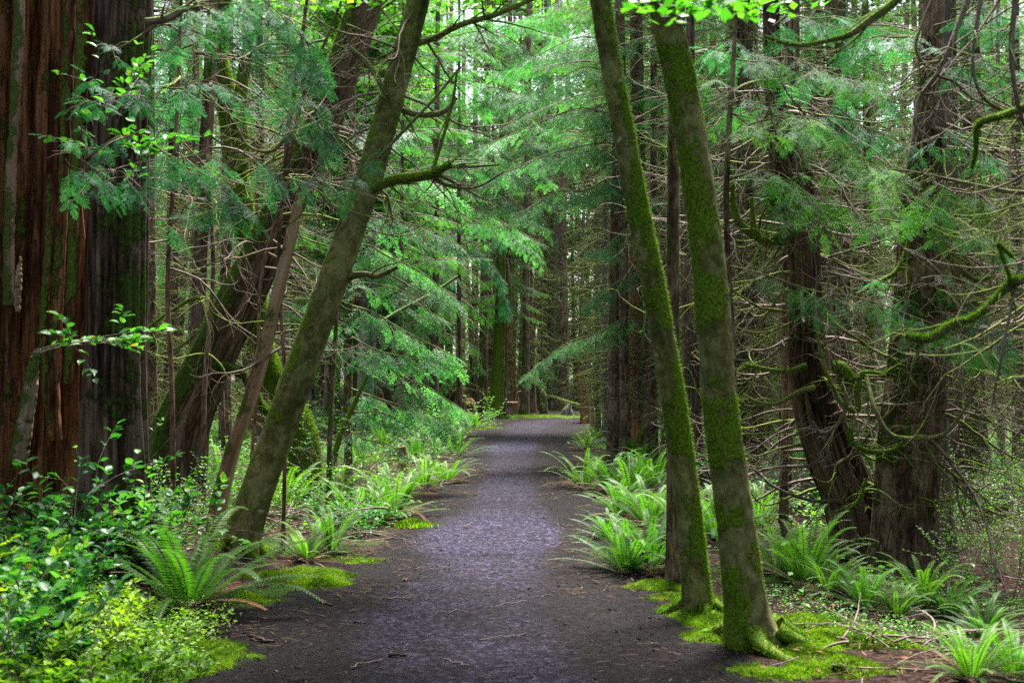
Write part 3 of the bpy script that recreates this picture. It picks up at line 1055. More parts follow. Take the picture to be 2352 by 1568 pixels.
def live_bough(t, b, pts, d, width=.5, lod='mid', leaf='hemlock', r=None, dd=None, spacing=.14, sagn=.3, wood='twig', moss=.3):
    """one bough: main axis, side branchlets sagging from it, sprays on those"""
    r = r or rng
    rows = local(pix(pts, d, dd), b)
    sp = smooth_path(rows, max(10, 6 * len(pts)))
    sp[:, :3] += smooth_path(r.normal(0, .05, (5, 3)) * np.array([[0], [1], [1], [1], [1]]), len(sp))
    mb = MB()
    path = sp[:, :3]
    tube(mb, path, np.minimum(sp[:, 3] * .5, .014), 5, 0, None, lambda n_, s, p: np.clip(moss + .4 * n_[:, 2], 0, 1.2))
    T = norm(np.gradient(path, axis=0))
    L = np.linalg.norm(np.diff(path, axis=0), axis=1).sum()
    m = max(6, int(L / (spacing * 1.1)))
    sw = min(width * .62, .34)
    for k in range(m):
        f = min(.08 + .92 * (k + r.random()) / m, 1)
        i = min(int(f * (len(path) - 1)), len(path) - 2)
        side = norm(np.cross(T[i], np.array([0, 0, 1.0])) + 1e-6) * (1 if k % 2 else -1)
        an = math.radians(r.uniform(35, 75))
        dv = T[i] * math.cos(an) + side * math.sin(an) + np.array([0, 0, r.uniform(-.25, .12)])
        l = width * (.45 + .75 * (1 - f)) * r.uniform(.6, 1.25) * min(1, .4 + 2.5 * f)
        if r.random() < .12:
            dead_branch(mb, path[i], dv, l * 1.3, .004, r, .4, .2, 4, 1, 0, 3, .1)
            continue
        pa = hook(path[i], dv, l, r, .5, -.1, 6, .10)
        bough(mb, mb, pa, .0035, sw, lod, r, sw * .30, sagn, 1.0, 1, 0, .05, 3, .1)
    bough(mb, None, path[-5:], 0, sw, lod, r, .05, sagn, 1.0, 1, 0, 0)
    return mb.build("bough", [M[wood], M[leaf]], t)


# long boughs of the thin pole between alder and twisted cedar
for k, (pts, w, dd) in enumerate([
    ([(1684, 135, 8), (1740, 132, 7), (1830, 138, 6), (1920, 160, 4), (2010, 200, 3)], .42, [0, -.3, -.6, -.9, -1.2]),
    ([(1678, 255, 8), (1720, 240, 7), (1800, 262, 6), (1900, 300, 4)], .38, [0, .3, .6, 1]),
    ([(1670, 330, 9), (1730, 305, 8), (1820, 302, 7), (1900, 318, 6), (1970, 345, 4), (2060, 372, 3)], .50, [0, -.2, -.4, -.7, -.9, -1.1]),
    ([(1668, 412, 8), (1760, 414, 6), (1850, 436, 6), (1960, 440, 5), (2080, 470, 4), (2200, 520, 3)], .52, [0, -.2, -.4, -.6, -.8, -1.]),
    ([(1672, 610, 9), (1760, 625, 8), (1880, 670, 7), (1960, 698, 6), (2080, 730, 5), (2210, 770, 4), (2290, 800, 3)], .40, [0, -.3, -.6, -.9, -1.2, -1.4, -1.5]),
    ([(1676, 200, 7), (1640, 190, 5), (1600, 205, 4)], .35, None),
    ([(1670, 360, 7), (1640, 372, 5), (1600, 392, 4)], .35, None)]):
    live_bough(tH, bH, pts, 11.0, w, 'fine', 'hemlock', R_(300 + k), dd, .10, .35)

TW = dict(mat='twig')


def hooks(t, sp, b, cnt, z0, z1, seed, L=(.6, 1.8), rad=(.008, .02), amin=0, amax=2 * PI, moss=.35, parts=12, twigs=6):
    """dead hooked branches round a trunk between heights z0 and z1"""
    r = R_(seed)
    for g in range(parts):
        mb = MB()
        for _ in range(max(1, cnt // parts)):
            z = r.uniform(z0, z1)
            i = int(np.argmin(np.abs(sp[:, 2] - z)))
            a = r.uniform(amin, amax)
            l = r.uniform(*L)
            p = sp[i, :3] + np.array([math.cos(a), math.sin(a), 0]) * sp[i, 3] * .8
            dead_branch(mb, p, (math.cos(a), math.sin(a), r.uniform(-.35, .35)), l, r.uniform(*rad), r, r.uniform(.5, 1.3), r.uniform(1.0, 3.2), twigs, (2 if t in (tE, tG) else 1), 0, 5,
                        (.08 if r.random() < .6 else .5) + r.normal(0, .08), .24)
        mb.build("branch", [M['twig']], t)


hooks(tE, spE, bE, 90, .5, 4.6, 401, (.5, 1.8), (.007, .024), PI * .6, PI * 2.2, parts=90, twigs=9)
hooks(tG, spG, bG, 74, .9, 4.6, 402, (.6, 2.0), (.007, .024), -PI * .7, PI * .3, parts=74, twigs=9)
hooks(tD, spD, bD, 44, 2.6, 5.4, 403, (.6, 2.0), (.006, .018), parts=44, twigs=8)
hooks(tL, spL, bL, 20, 2.6, 4.6, 404, (.6, 1.6), (.005, .013), parts=20)
hooks(tM, spM, bM, 16, 1.6, 5.0, 405, (.6, 1.8), (.006, .014), parts=16)
hooks(tH, spH, bH, 24, .8, 4.4, 406, (.3, .9), (.004, .007), parts=24)

# named curves of the twisted cedar and the broad cedar (rows read from the photograph, each at its own distance)
EB = [
    ([(1835, 520, 20), (1800, 548, 24), (1755, 555, 24), (1715, 530, 20), (1690, 480, 14), (1682, 420, 10)], 11.7, .8, 2500, None),
    ([(1830, 470, 12), (1800, 535, 14), (1760, 545, 14), (1735, 520, 12), (1725, 460, 9)], 11.5, .8, 1500, None),
    ([(1905, 845, 30), (1940, 850, 32), (1965, 875, 26), (1985, 860, 18), (2030, 862, 14), (2080, 830, 12), (2110, 800, 9)], 11.3, .85, 5000, None),
    ([(1970, 870, 16), (1968, 900, 14), (1965, 930, 14), (1950, 936, 12), (1925, 915, 10), (1910, 880, 8), (1890, 820, 7), (1860, 700, 5)], 11.1, .55, 1500, None),
    ([(1955, 890, 10), (1938, 950, 10), (1910, 985, 9), (1880, 995, 8), (1860, 975, 6)], 11.1, .2, 0, None),
    ([(1982, 870, 11), (2010, 940, 11), (2050, 1000, 11), (2110, 1012, 11), (2160, 1000, 9), (2210, 950, 7), (2240, 890, 5)], 10.9, .35, 600, [0, -.2, -.3, -.4, -.5, -.6, -.7]),
    ([(1952, 985, 10), (1960, 1015, 11), (2000, 1035, 12), (2050, 1030, 10), (2075, 1000, 7), (2085, 955, 5)], 10.9, .9, 2200, None),
    ([(1985, 1100, 7), (1970, 1140, 7), (1940, 1175, 6), (1915, 1195, 4)], 11.2, .85, 700, None),
    ([(1870, 880, 14), (1830, 895, 12), (1780, 925, 10), (1740, 925, 8), (1705, 905, 6)], 11.3, .45, 500, None),
    ([(1850, 830, 12), (1800, 850, 12), (1740, 845, 10), (1705, 825, 7)], 11.4, .7, 1000, None),
    ([(1880, 700, 10), (1900, 725, 9), (1950, 765, 8), (2010, 810, 7), (2060, 830, 5)], 11.2, .5, 500, None),
]
for k, (pts, d, ms, fz, dd) in enumerate(EB):
    branch_part(tE, bE, pts, d, 'twig', ms, 6, R_(420 + k), dd, (fz, .022, .0022) if fz else None)
GB = [
    ([(2150, 660, 10), (2170, 690, 12), (2200, 705, 11), (2240, 690, 8)], 11.2, .85, 1500),
    ([(2165, 560, 14), (2190, 600, 14), (2235, 635, 12), (2285, 640, 8)], 11.0, .6, 1200),
    ([(2160, 780, 10), (2230, 810, 10), (2300, 830, 9), (2370, 850, 7)], 11.0, .3, 0),
    ([(2170, 590, 11), (2205, 575, 9), (2240, 560, 6)], 11.3, .2, 0),
    ([(2100, 480, 18), (2085, 560, 12), (2060, 620, 10), (2010, 650, 7)], 11.3, .8, 1500),
    ([(2080, 820, 10), (2150, 815, 8), (2250, 822, 6), (2350, 800, 4)], 10.6, .2, 0)]
for k, (pts, d, ms, fz) in enumerate(GB):
    branch_part(tG, bG, pts, d, 'twig', ms, 6, R_(440 + k), None, (fz, .02, .0022) if fz else None)

# a cedar just outside the right edge whose mossy limbs reach into view
bR = np.array([3.15, 6.3, Hs(3.15, 6.3)])
tR = thing("old_cedar", "cedar past the right edge whose moss-covered limbs hang into the view", "tree", bR)
trunk(tR, [[0, 0, -.2, .36], [.03, .1, 3, .28], [.1, .1, 7, .24], [.1, .1, 11, .1]], 'cedar', 40, 60, bark_disp(141, .1, 4, .3, .5, .15, 14), mossf(.3, .3))
RB = [
    ([(2420, 640, 22), (2352, 645, 20), (2320, 655, 18), (2270, 705, 16), (2220, 738, 15), (2180, 760, 19), (2130, 770, 21), (2082, 776, 17)], 5.9, .55, 8000, .017, [.3, 0, 0, 0, 0, 0, 0, 0]),
    ([(2420, 205, 14), (2352, 242, 16), (2300, 262, 16), (2250, 278, 15), (2238, 310, 10), (2234, 350, 8), (2232, 384, 6)], 5.8, .9, 3000, .013, None),
    ([(2140, -60, 20), (2085, -12, 20), (2040, 28, 20), (1980, 62, 17), (1930, 86, 13), (1870, 104, 10), (1810, 102, 9), (1752, 84, 5)], 6.1, .55, 3800, .014, None),
    ([(2240, -40, 14), (2215, 40, 13), (2188, 110, 12), (2160, 165, 11), (2120, 215, 10), (2105, 255, 10), (2104, 290, 9), (2138, 315, 6)], 6.2, .3, 0, .01, None),
    ([(2150, -20, 6), (2125, 50, 6), (2110, 110, 8), (2150, 165, 8), (2190, 190, 7), (2230, 228, 6), (2290, 250, 5), (2352, 275, 4)], 6.3, .15, 0, .01, None),
    ([(2260, -20, 12), (2240, 60, 10), (2232, 120, 8), (2236, 180, 7), (2262, 230, 8), (2310, 260, 8), (2352, 278, 8)], 6.0, .4, 0, .01, None),
    ([(2330, -20, 14), (2325, 100, 13), (2330, 180, 11), (2342, 260, 9), (2352, 300, 8)], 5.8, .3, 0, .01, None),
    ([(2352, 590, 10), (2335, 640, 8), (2320, 720, 7), (2300, 800, 6), (2280, 880, 5), (2272, 940, 4)], 5.9, .1, 0, .01, None),
    ([(2330, 662, 10), (2290, 560, 8), (2325, 590, 10)], 5.9, .7, 700, .015, None),
    ([(2370, 850, 14), (2350, 870, 14), (2325, 868, 12), (2305, 880, 8)], 5.9, .35, 300, .012, None),
    ([(2400, 440, 9), (2352, 448, 10), (2280, 438, 9), (2200, 420, 8), (2110, 398, 6), (2040, 385, 4)], 6.4, .25, 0, .01, None),
    ([(2080, 1075, 4), (2185, 1080, 12), (2225, 1100, 9), (2235, 1135, 8), (2240, 1150, 6)], 8.2, .8, 800, .02, None)]
for k, (pts, d, ms, fz, fl, dd) in enumerate(RB[:-1]):
    branch_part(tR, bR, pts, d, 'twig', ms, 6, R_(460 + k), dd, (fz, fl, .002) if fz else None, tl=.22)
hooks(tR, np.array([[0, 0, z, .3] for z in np.linspace(.5, 5, 40)]), bR, 30, 2.0, 4.2, 470, (.5, 1.3), (.005, .012), PI * .7, PI * 1.35, parts=30, twigs=5)

# cedar boughs in front of the left trunks and the tangle behind them
bS = np.array([-3.6, 7.2, Hs(-3.6, 7.2)])
tS = thing("western_cedar", "cedar past the left edge whose blue-green sprays hang over the dark trunks", "tree", bS)
trunk(tS, [[0, 0, -.2, .2], [-.1, .1, 3, .17], [-.1, .1, 7, .12], [0, .1, 10, .05]], 'cedar', 24, 40, bark_disp(151, .1, 4, .3, .5, .1, 12), mossf(.3, .3))
CB = [
    ([(330, 160, 6), (300, 130, 4), (255, 92, 3)], 6.8, .20, 'cedar'), ([(345, 235, 6), (300, 205, 4), (215, 172, 3)], 6.8, .26, 'cedar'),
    ([(330, 300, 6), (260, 245, 5), (165, 222, 3)], 6.6, .26, 'cedar'), ([(240, 340, 5), (170, 322, 4), (95, 315, 3)], 6.7, .17, 'cedar'),
    ([(150, 365, 5), (200, 390, 4), (285, 400, 4), (270, 460, 3)], 6.6, .30, 'cedar'), ([(330, 400, 4), (270, 405, 4), (205, 385, 3), (225, 470, 2)], 6.7, .26, 'cedar'),
    ([(380, 120, 8), (460, 60, 6), (560, 40, 5), (700, 110, 4)], 7.0, .42, 'cedar'), ([(420, 20, 8), (520, 60, 6), (620, 130, 5), (720, 170, 3)], 7.2, .42, 'cedar'),
    ([(370, 200, 8), (450, 190, 6), (560, 230, 4)], 7.4, .36, 'cedar'), ([(350, 330, 8), (420, 350, 6), (520, 370, 5), (620, 430, 3)], 7.0, .42, 'cedar'),
    ([(360, 420, 7), (440, 390, 6), (530, 410, 4), (560, 470, 3)], 7.2, .40, 'cedar'), ([(560, 300, 6), (650, 320, 5), (760, 400, 4), (830, 430, 3)], 7.6, .36, 'cedar'),
    ([(600, 390, 6), (700, 400, 5), (800, 410, 4), (870, 370, 3)], 7.4, .34, 'cedar'), ([(560, 20, 7), (640, 60, 5), (740, 70, 4), (800, 120, 3)], 7.2, .40, 'cedar'),
    ([(620, 180, 6), (700, 240, 5), (790, 290, 4)], 7.5, .34, 'cedar'), ([(720, 20, 7), (800, 10, 5), (880, 30, 4)], 7.6, .36, 'cedar'),
    ([(370, 520, 6), (430, 480, 5), (500, 470, 4)], 7.2, .28, 'cedar'), ([(600, -60, 8), (640, 20, 6), (690, 90, 5), (750, 190, 3)], 7.0, .38, 'cedar')]
for k, (pts, d, w, lod) in enumerate(CB):
    if 10 < k < 17 and k % 2:
        continue
    live_bough(tS, bS, pts, d, w * .8, lod, 'cedarleaf', R_(500 + k), None, .085, .55)

# thicket of thin dead stems between the left cedars and the leaning trunks
for k, (lab, pts, d) in enumerate([
    ("thin dead stem rising just right of the left cedars, hung with curved twigs", [(400, 1120, 12), (395, 900, 12), (385, 650, 11), (398, 420, 10), (410, 180, 9), (416, 0, 8)], 11.5),
    ("thin dead stem with arched twigs midway between left cedars and mossy maple", [(468, 1130, 12), (470, 900, 11), (490, 620, 10), (478, 400, 12), (490, 200, 12), (494, 30, 10)], 12.4),
    ("dark crooked stem in front of the mossy maple's upper trunk", [(520, 1090, 12), (508, 800, 12), (530, 520, 12), (515, 330, 14), (500, 180, 14), (484, 60, 12), (480, -60, 10)], 16.4),
    ("grey dead sapling leaning right across the tangle above the snag", [(560, 1120, 9), (590, 900, 8), (600, 640, 8), (650, 460, 10), (670, 330, 9), (710, 180, 8), (770, 40, 6)], 11.0),
    ("dead sapling with U-shaped limbs in front of the dark leaning trunk", [(650, 1130, 10), (655, 900, 9), (640, 600, 9), (655, 400, 10), (662, 300, 12), (690, 120, 10), (705, 0, 8)], 10.6)]):
    t, sp, b = tree("dead_sapling", lab, pts, 'fir', d=d, ns=8, n=50, top=7, disp=bark_disp(160 + k, .15), group="dead saplings in the left thicket", moss=mossf(.25, .4))
    hooks(t, sp, b, 18, 1.6, 5.2, 600 + k, (.6, 1.9), (.005, .014), parts=18, twigs=6)
    if k == 4:
        branch_part(t, b, [(662, 310, 14), (680, 330, 14), (710, 335, 13), (735, 318, 11), (738, 270, 8)], d, 'twig', .4, 4, R_(610))
        branch_part(t, b, [(660, 305, 10), (625, 350, 9), (590, 352, 8), (565, 330, 7), (540, 290, 6)], d, 'twig', .4, 4, R_(611))
    if k == 3:
        branch_part(t, b, [(690, 180, 16), (760, 290, 15), (850, 360, 14), (920, 388, 15), (990, 375, 15), (1050, 230, 10)][:4] + [(985, 262, 14), (1050, 232, 9)], d, 'twig', .5, 6, R_(612)) if False else \
            branch_part(t, b, [(800, 110, 14), (850, 160, 13), (890, 225, 14), (930, 252, 15), (980, 262, 15), (1020, 255, 13), (1052, 230, 9)], 10.3, 'twig', .45, 6, R_(612))
        branch_part(t, b, [(730, 430, 12), (760, 470, 12), (800, 472, 11), (840, 450, 10), (870, 400, 8), (880, 330, 7)], 10.2, 'twig', .5, 6, R_(613))

# ---------------------------------------------------------------- trees farther back, each read from the photograph
# (label, [(u, v, w)...], bark, moss, crown kind, top)
MT = [
    ("straight furrowed trunk directly right of the left cedars", [(350, 1085, 34), (349, 900, 26), (347, 600, 22), (346, 300, 20)], 'fir', .1),
    ("reddish cedar trunk with flared foot behind the left thicket", [(395, 1045, 66), (393, 900, 42), (395, 700, 32), (398, 400, 27)], 'cedar', .1),
    ("dark trunk behind the left thicket, between reddish cedar and leaning trunk", [(442, 1020, 26), (442, 800, 20), (446, 500, 18)], 'fir', .2),
    ("upright brown trunk seen between leaning dark trunk and snag", [(518, 1085, 36), (518, 980, 31), (516, 800, 28), (520, 500, 24)], 'fir', .1),
    ("fluted grey cedar between snag and olive trunk, behind the mossy maple", [(655, 1020, 44), (655, 850, 30), (650, 640, 26), (655, 350, 22)], 'grey', .1),
    ("dark trunk just left of the olive trunk's foot, in deep shade", [(600, 1050, 34), (602, 900, 28), (600, 650, 24)], 'cedar', .1),
    ("slim trunk standing in huckleberry right of the olive trunk", [(755, 1190, 16), (756, 1080, 12), (760, 950, 11), (770, 780, 10), (778, 600, 9)], 'fir', .5),
    ("mossy leaning pole crossing behind the huckleberry", [(742, 1150, 14), (775, 1020, 13), (812, 930, 11), (845, 860, 8)], 'alder', .7),
    ("dark thick trunk left of centre above the bracken-filled hollow", [(835, 985, 36), (836, 900, 31), (838, 700, 28), (842, 400, 24)], 'cedar', .15),
    ("thin greenish trunk pressed beside the dark thick trunk left of centre", [(861, 985, 10), (861, 850, 8), (862, 600, 8)], 'fir', .6),
    ("slender brown pole standing in the ferns left of the path", [(917, 1008, 15), (919, 900, 12), (921, 760, 11), (923, 500, 9)], 'fir', .2),
    ("thick mossy trunk behind the slender pole in the ferns", [(942, 960, 30), (943, 880, 25), (942, 760, 24), (940, 600, 22)], 'alder', .85),
    ("narrow trunk left of the path, leftmost of a thin pair", [(960, 905, 11), (960, 700, 10), (961, 450, 9)], 'fir', .1),
    ("narrow trunk left of the path, rightmost of a thin pair", [(979, 905, 11), (979, 700, 10), (980, 450, 9)], 'fir', .1),
    ("very dark trunk behind drooping hemlock boughs left of the path", [(1011, 915, 22), (1011, 750, 18), (1012, 500, 16)], 'cedar', .1),
    ("brown trunk in front of drooping boughs with broken mossy stub beside it", [(1031, 925, 22), (1031, 780, 18), (1032, 600, 17), (1034, 350, 15)], 'fir', .1),
    ("shaggy grey-brown trunk left of the mossy green trunk", [(1089, 935, 21), (1090, 800, 17), (1092, 600, 16), (1092, 400, 14)], 'cedar', .1),
    ("tall brown trunk with mossy foot beside the mossy green trunk", [(1107, 946, 27), (1110, 850, 22), (1112, 700, 20), (1116, 450, 18)], 'fir', .35),
    ("twig-thin pole between the mossy green trunk and the bench", [(1161, 952, 8), (1163, 850, 6), (1165, 650, 6)], 'fir', .3),
    ("reddish trunk curving up directly behind the bench", [(1184, 944, 28), (1181, 890, 18), (1173, 820, 14), (1170, 650, 13), (1171, 450, 12)], 'red', .0),
    ("dark trunk with green mossy foot right of the bench", [(1203, 950, 27), (1207, 900, 19), (1208, 750, 17), (1210, 500, 15)], 'fir', .3),
    ("purplish trunk touching the mossy-footed trunk right of the bench", [(1223, 947, 26), (1221, 880, 17), (1218, 750, 15), (1217, 500, 13)], 'cedar', .0),
    ("hair-thin black pole behind the wooden post", [(1245, 948, 5), (1245, 850, 4), (1245, 700, 4)], 'fir', .0),
    ("pale thin trunk behind the fallen log", [(1270, 938, 12), (1272, 850, 9), (1276, 650, 9)], 'grey', .1),
    ("brown trunk rising behind the fallen log near the path bend", [(1296, 940, 26), (1297, 870, 20), (1296, 700, 19), (1290, 450, 18)], 'fir', .1),
    ("big dark trunk filling the gap above the path", [(1262, 930, 40), (1263, 800, 34), (1264, 600, 32), (1262, 380, 30)], 'cedar', .1),
    ("mossy pole, first of the row right of the path", [(1374, 1005, 15), (1373, 900, 12), (1371, 750, 11), (1370, 550, 10)], 'fir', .6),
    ("slim grey trunk, second of the row right of the path", [(1390, 1022, 18), (1389, 900, 14), (1388, 700, 13), (1388, 450, 12)], 'grey', .2),
    ("stout speckled trunk in the row right of the path", [(1409, 1052, 36), (1410, 980, 30), (1411, 800, 27), (1412, 600, 25), (1416, 380, 22)], 'fir', .15),
    ("speckled trunk with snapped side twigs in the row right of the path", [(1436, 1055, 31), (1436, 980, 26), (1434, 800, 24), (1432, 600, 22), (1430, 380, 20)], 'fir', .15),
    ("shredded reddish cedar in the row right of the path", [(1470, 1048, 46), (1468, 960, 36), (1466, 850, 32), (1462, 700, 30), (1460, 450, 26)], 'red', .0),
    ("brown trunk right of the shredded reddish cedar", [(1500, 1058, 26), (1500, 950, 21), (1499, 800, 20), (1500, 550, 18)], 'fir', .1),
    ("dark trunk hidden close behind the left alder", [(1528, 1050, 22), (1527, 900, 18), (1524, 700, 17), (1520, 450, 16)], 'cedar', .1),
    ("brown trunk between the alders' tops, partly hidden by leaves", [(1580, 1090, 24), (1580, 900, 20), (1574, 650, 19), (1570, 350, 17)], 'fir', .1),
    ("straight dark trunk right of the front alder in the hooked tangle", [(1705, 1080, 28), (1705, 900, 22), (1704, 700, 20), (1700, 400, 18)], 'cedar', .1),
    ("slender trunk in the hooked tangle, left of the twisted cedar", [(1742, 1050, 20), (1742, 850, 16), (1740, 600, 15)], 'fir', .2),
    ("greenish slim trunk just left of the twisted cedar", [(1765, 1060, 18), (1766, 850, 15), (1764, 600, 14)], 'fir', .6),
    ("tall brown trunk standing above the burl of the twisted cedar", [(1782, 1000, 48), (1780, 700, 42), (1776, 400, 38), (1774, 200, 36)], 'cedar', .1),
    ("weathered pale broken trunk behind the twisted cedar's top", [(1866, 1000, 56), (1864, 600, 50), (1862, 300, 48), (1860, 120, 30)], 'snag', .1),
    ("purplish trunk between twisted cedar and broad cedar", [(1925, 1080, 46), (1922, 900, 37), (1920, 700, 34), (1918, 450, 30)], 'cedar', .1),
    ("mossy green trunk behind the orange wood splinters", [(2000, 1080, 30), (2000, 950, 24), (1998, 800, 22)], 'alder', .8),
    ("thick brown trunk right of the pale grey trunk", [(2195, 1130, 58), (2190, 1000, 46), (2186, 800, 42), (2184, 500, 38)], 'fir', .1),
    ("trunk with flared foot near the right edge", [(2258, 1095, 50), (2252, 980, 32), (2246, 800, 26), (2244, 500, 24)], 'cedar', .2),
    ("slim greyish trunk near the right edge", [(2300, 1050, 18), (2298, 900, 14), (2296, 650, 13)], 'grey', .1),
    ("dark trunk touching the right edge of the view", [(2340, 1060, 30), (2338, 900, 26), (2336, 600, 24)], 'cedar', .1),
]
for k, (lab, pts, bk_, ms) in enumerate(MT):
    r = R_(700 + k)
    hasc = k not in (6, 7, 38)
    cr = (CRD[k % 4] if (k >= 26 or k < 6 or 15 <= k <= 25) else CR[int(r.integers(0, 7))]) if hasc else None
    b0 = ghit(pts[0][0], pts[0][1])
    sc = float(np.clip(.55 + b0[1] / 60, .6, 1.15))
    tree("dead_snag" if k == 38 else "conifer_tree", lab, pts, bk_, group="trees standing back in the wood", ns=18 if b0[1] < 30 else 12, n=34, disp=bark_disp(200 + k, .09, 3, .3, .3, .12 if bk_ in ('cedar', 'red', 'grey') else 0, 11),
         moss=mossf(ms, .25, (-.5, -.2, .5), .35, .5), top=(max(14, b0[1] * .31 + 4) if hasc else None), crown=cr, csc=(sc * (.85 if not (b0[1] > 38 and 1040 < pts[0][0] < 1400) else .55), sc * (.85 if not (b0[1] > 38 and 1040 < pts[0][0] < 1400) else .55), max(14, b0[1] * .31 + 4) / 14.), capm='snag' if not hasc else None)

tree("charred_snag", "broken dark hollow snag leaning left at the path's far bend", [(1349, 972, 34), (1345, 930, 29), (1335, 880, 25), (1327, 838, 22), (1322, 800, 14)],
     'red', ns=26, n=40, disp=bark_disp(301, .16, 3, .2, .3, .2, 8), moss=mossf(.05, .1), top=None, capm='snag', cat="snag")
tree("dead_snag", "orange split snag standing against the charred one at the far bend", [(1362, 985, 14), (1358, 930, 12), (1352, 870, 11), (1348, 800, 8)],
     'snag', ns=16, n=30, disp=bark_disp(302, .16, 3, .2, .3, .1, 6), moss=mossf(.1, .1), top=None, capm='snag', cat="snag")
tree("mossy_tree", "bright green mossy trunk with spreading foot left of the bench", [(1136, 951, 44), (1139, 925, 37), (1143, 860, 30), (1147, 780, 26), (1149, 720, 24), (1150, 600, 20), (1152, 400, 16)],
     'alder', ns=24, n=60, disp=bark_disp(303, .12, 3, .4, .5), moss=mossf(1.0, .1), top=12, crown=CR[2], csc=(.8, .8, 1), fz=(9000, .05, .006), cat="tree")
tree("dead_snag", "broken mossy stub leaning left of the shaggy grey-brown trunk", [(1070, 830, 7), (1060, 800, 8), (1048, 765, 9), (1038, 752, 5)], 'snag', d=44, ns=10, n=20, moss=mossf(.8, .2), top=None, cat="snag") if False else None

# ---------------------------------------------------------------- trees between and behind those
def inview(x, y, m=60):
    u = 1176 + x / y * F
    return -m < u < 2352 + m


r = R_(900)
TR = []
for k in range(4):                                                   # trunks shared by the far trees
    mb = MB()
    rows = np.array([[0, 0, -.2, .22], [.02, 0, .8, .16], [.05 * k, .03, 5, .13], [.1, -.03 * k, 12, .08], [.1, 0, 18, .03]])
    sp = smooth_path(rows, 30)
    tube(mb, sp[:, :3], sp[:, 3], 12, 0, bark_disp(800 + k, .10, 3, .4, .3, .1, 9), mossf(.15 + .15 * k, .3, (-.5, -.2, .5), .3, .5))
    o = mb.build("trunk", [M['fir' if k % 2 else 'cedar']])
    TR.append(o.data)
    bpy.data.objects.remove(o)
spots = []
tries = 0
while len(spots) < 84 and tries < 6000:
    tries += 1
    y = 17 + 50 * r.random() ** .8
    x = r.uniform(-.44, .44) * y * 1.0
    cl = max(xl(y) - x, x - xr(y))
    if y < 60 and cl < (1.6 if y > 40 else 2.6):
        continue
    if y < 60 and abs(x - .5) < .07 * y and y > 40:
        continue
    if any((x - a) ** 2 + (y - b) ** 2 < 1.3 for a, b in ALLTREES + spots):
        continue
    spots.append((x, y))
r2_ = R_(901)
for lo, hi, y0, y1, m_ in ((1385, 1530, 27, 42, 9), (1560, 1960, 20, 38, 16), (1090, 1330, 54, 66, 15), (850, 1060, 38, 58, 9)):
    for k in range(m_):
        y = r2_.uniform(y0, y1)
        u = lo + (hi - lo) * (k + r2_.random()) / m_
        x = (u - 1176) / F * y
        if not any((x - a_) ** 2 + (y - b_) ** 2 < .5 for a_, b_ in spots):
            spots.append((x, y))
LANDM = [(350, 1085, "the trunk right of the left cedars"), (395, 1045, "the reddish flared cedar"), (442, 1020, "the left thicket"), (518, 1085, "the dark leaning trunk"),
         (655, 1020, "the mossy maple"), (600, 1100, "the barkless snag"), (755, 1190, "the huckleberry right of the olive trunk"), (835, 985, "the dark thick trunk"), (917, 1008, "the slender pole in the ferns"),
         (942, 960, "the mossy pillar-like trunk"), (979, 905, "the thin pair of trunks"), (1031, 925, "the hemlock boughs left of the path"), (1107, 946, "the trunk with mossy foot"),
         (1142, 951, "the bright mossy trunk"), (1184, 944, "the bench"), (1245, 948, "the wooden post"), (1296, 940, "the fallen log"), (1349, 972, "the charred snag"),
         (1409, 1052, "the speckled trunks"), (1470, 1048, "the shredded reddish cedar"), (1545, 1345, "the thin trunk by the alders"), (1580, 1090, "the left alder"), (1705, 1080, "the front alder"),
         (1802, 1285, "the slim double trunk"), (1766, 1060, "the hooked tangle"), (1985, 1335, "the twisted cedar"), (1866, 1000, "the pale broken trunk"), (2000, 1080, "the orange splinters"),
         (2072, 1378, "the broad cedar"), (2195, 1130, "the pale grey trunk"), (2258, 1095, "the flared trunk at right"), (2340, 1060, "the right edge")]
LANDM = [(ghit(u, v), n_) for u, v, n_ in LANDM]


def landmark(x, y):
    """the landmark whose direction from the path is nearest, and whether the place is before or behind it"""
    best = min(LANDM, key=lambda q: abs(q[0][0] / q[0][1] - x / y) * 3 + abs(q[0][1] - y) / 90)
    return best[1], ("behind" if y > best[0][1] + 1.5 else "in front of" if y < best[0][1] - 1.5 else "beside")


def shared(labels_seen, o, label, cat, group):
    tag(o, label, cat, group)


for k, (x, y) in enumerate(spots):
    u = 1176 + x / y * F
    s = r.uniform(.6, 1.25) * (.8 if k >= 84 else 1)
    kt = int(r.integers(4))
    dead = (u < 560 or u > 1380 or 1060 < u < 1380) and r.random() < (.95 if u > 1060 else .7)
    lm, rel = landmark(x, y)
    lab = "%s%s%s conifer %s %s%s" % ("very slim" if s < .68 else "slim" if s < .88 else "stout" if s > 1.08 else "narrow", " mossy" if kt > 1 else " brown", " bare-twigged" if dead else " green-boughed",
                                        rel, lm, ", far back" if y > 45 else "")
    t = thing("slender_conifer", lab, "tree", (x, y, Hs(x, y)), "far " + lab if False else "conifers crowding the wood", float(r.random() * 6.28))
    hh = max(1, (y * .31 + 5) / 18)
    o = bpy.data.objects.new("trunk", TR[kt])
    COL.objects.link(o)
    o.parent = t
    o.scale = (s, s, hh)
    o.rotation_euler = (r.normal(0, .03), r.normal(0, .03), 0)
    put_crown(t, (CRD[int(r.integers(4))] if dead or 1040 < u < 1390 else CR[int(r.integers(7))] if y < 42 else CRF[int(r.integers(4))]), ((s * .95, s * .95, hh * 1.15) if not (1040 < u < 1390 and y > 44) else (s * .55, s * .55, hh * 1.2)), float(r.random() * 6.28))

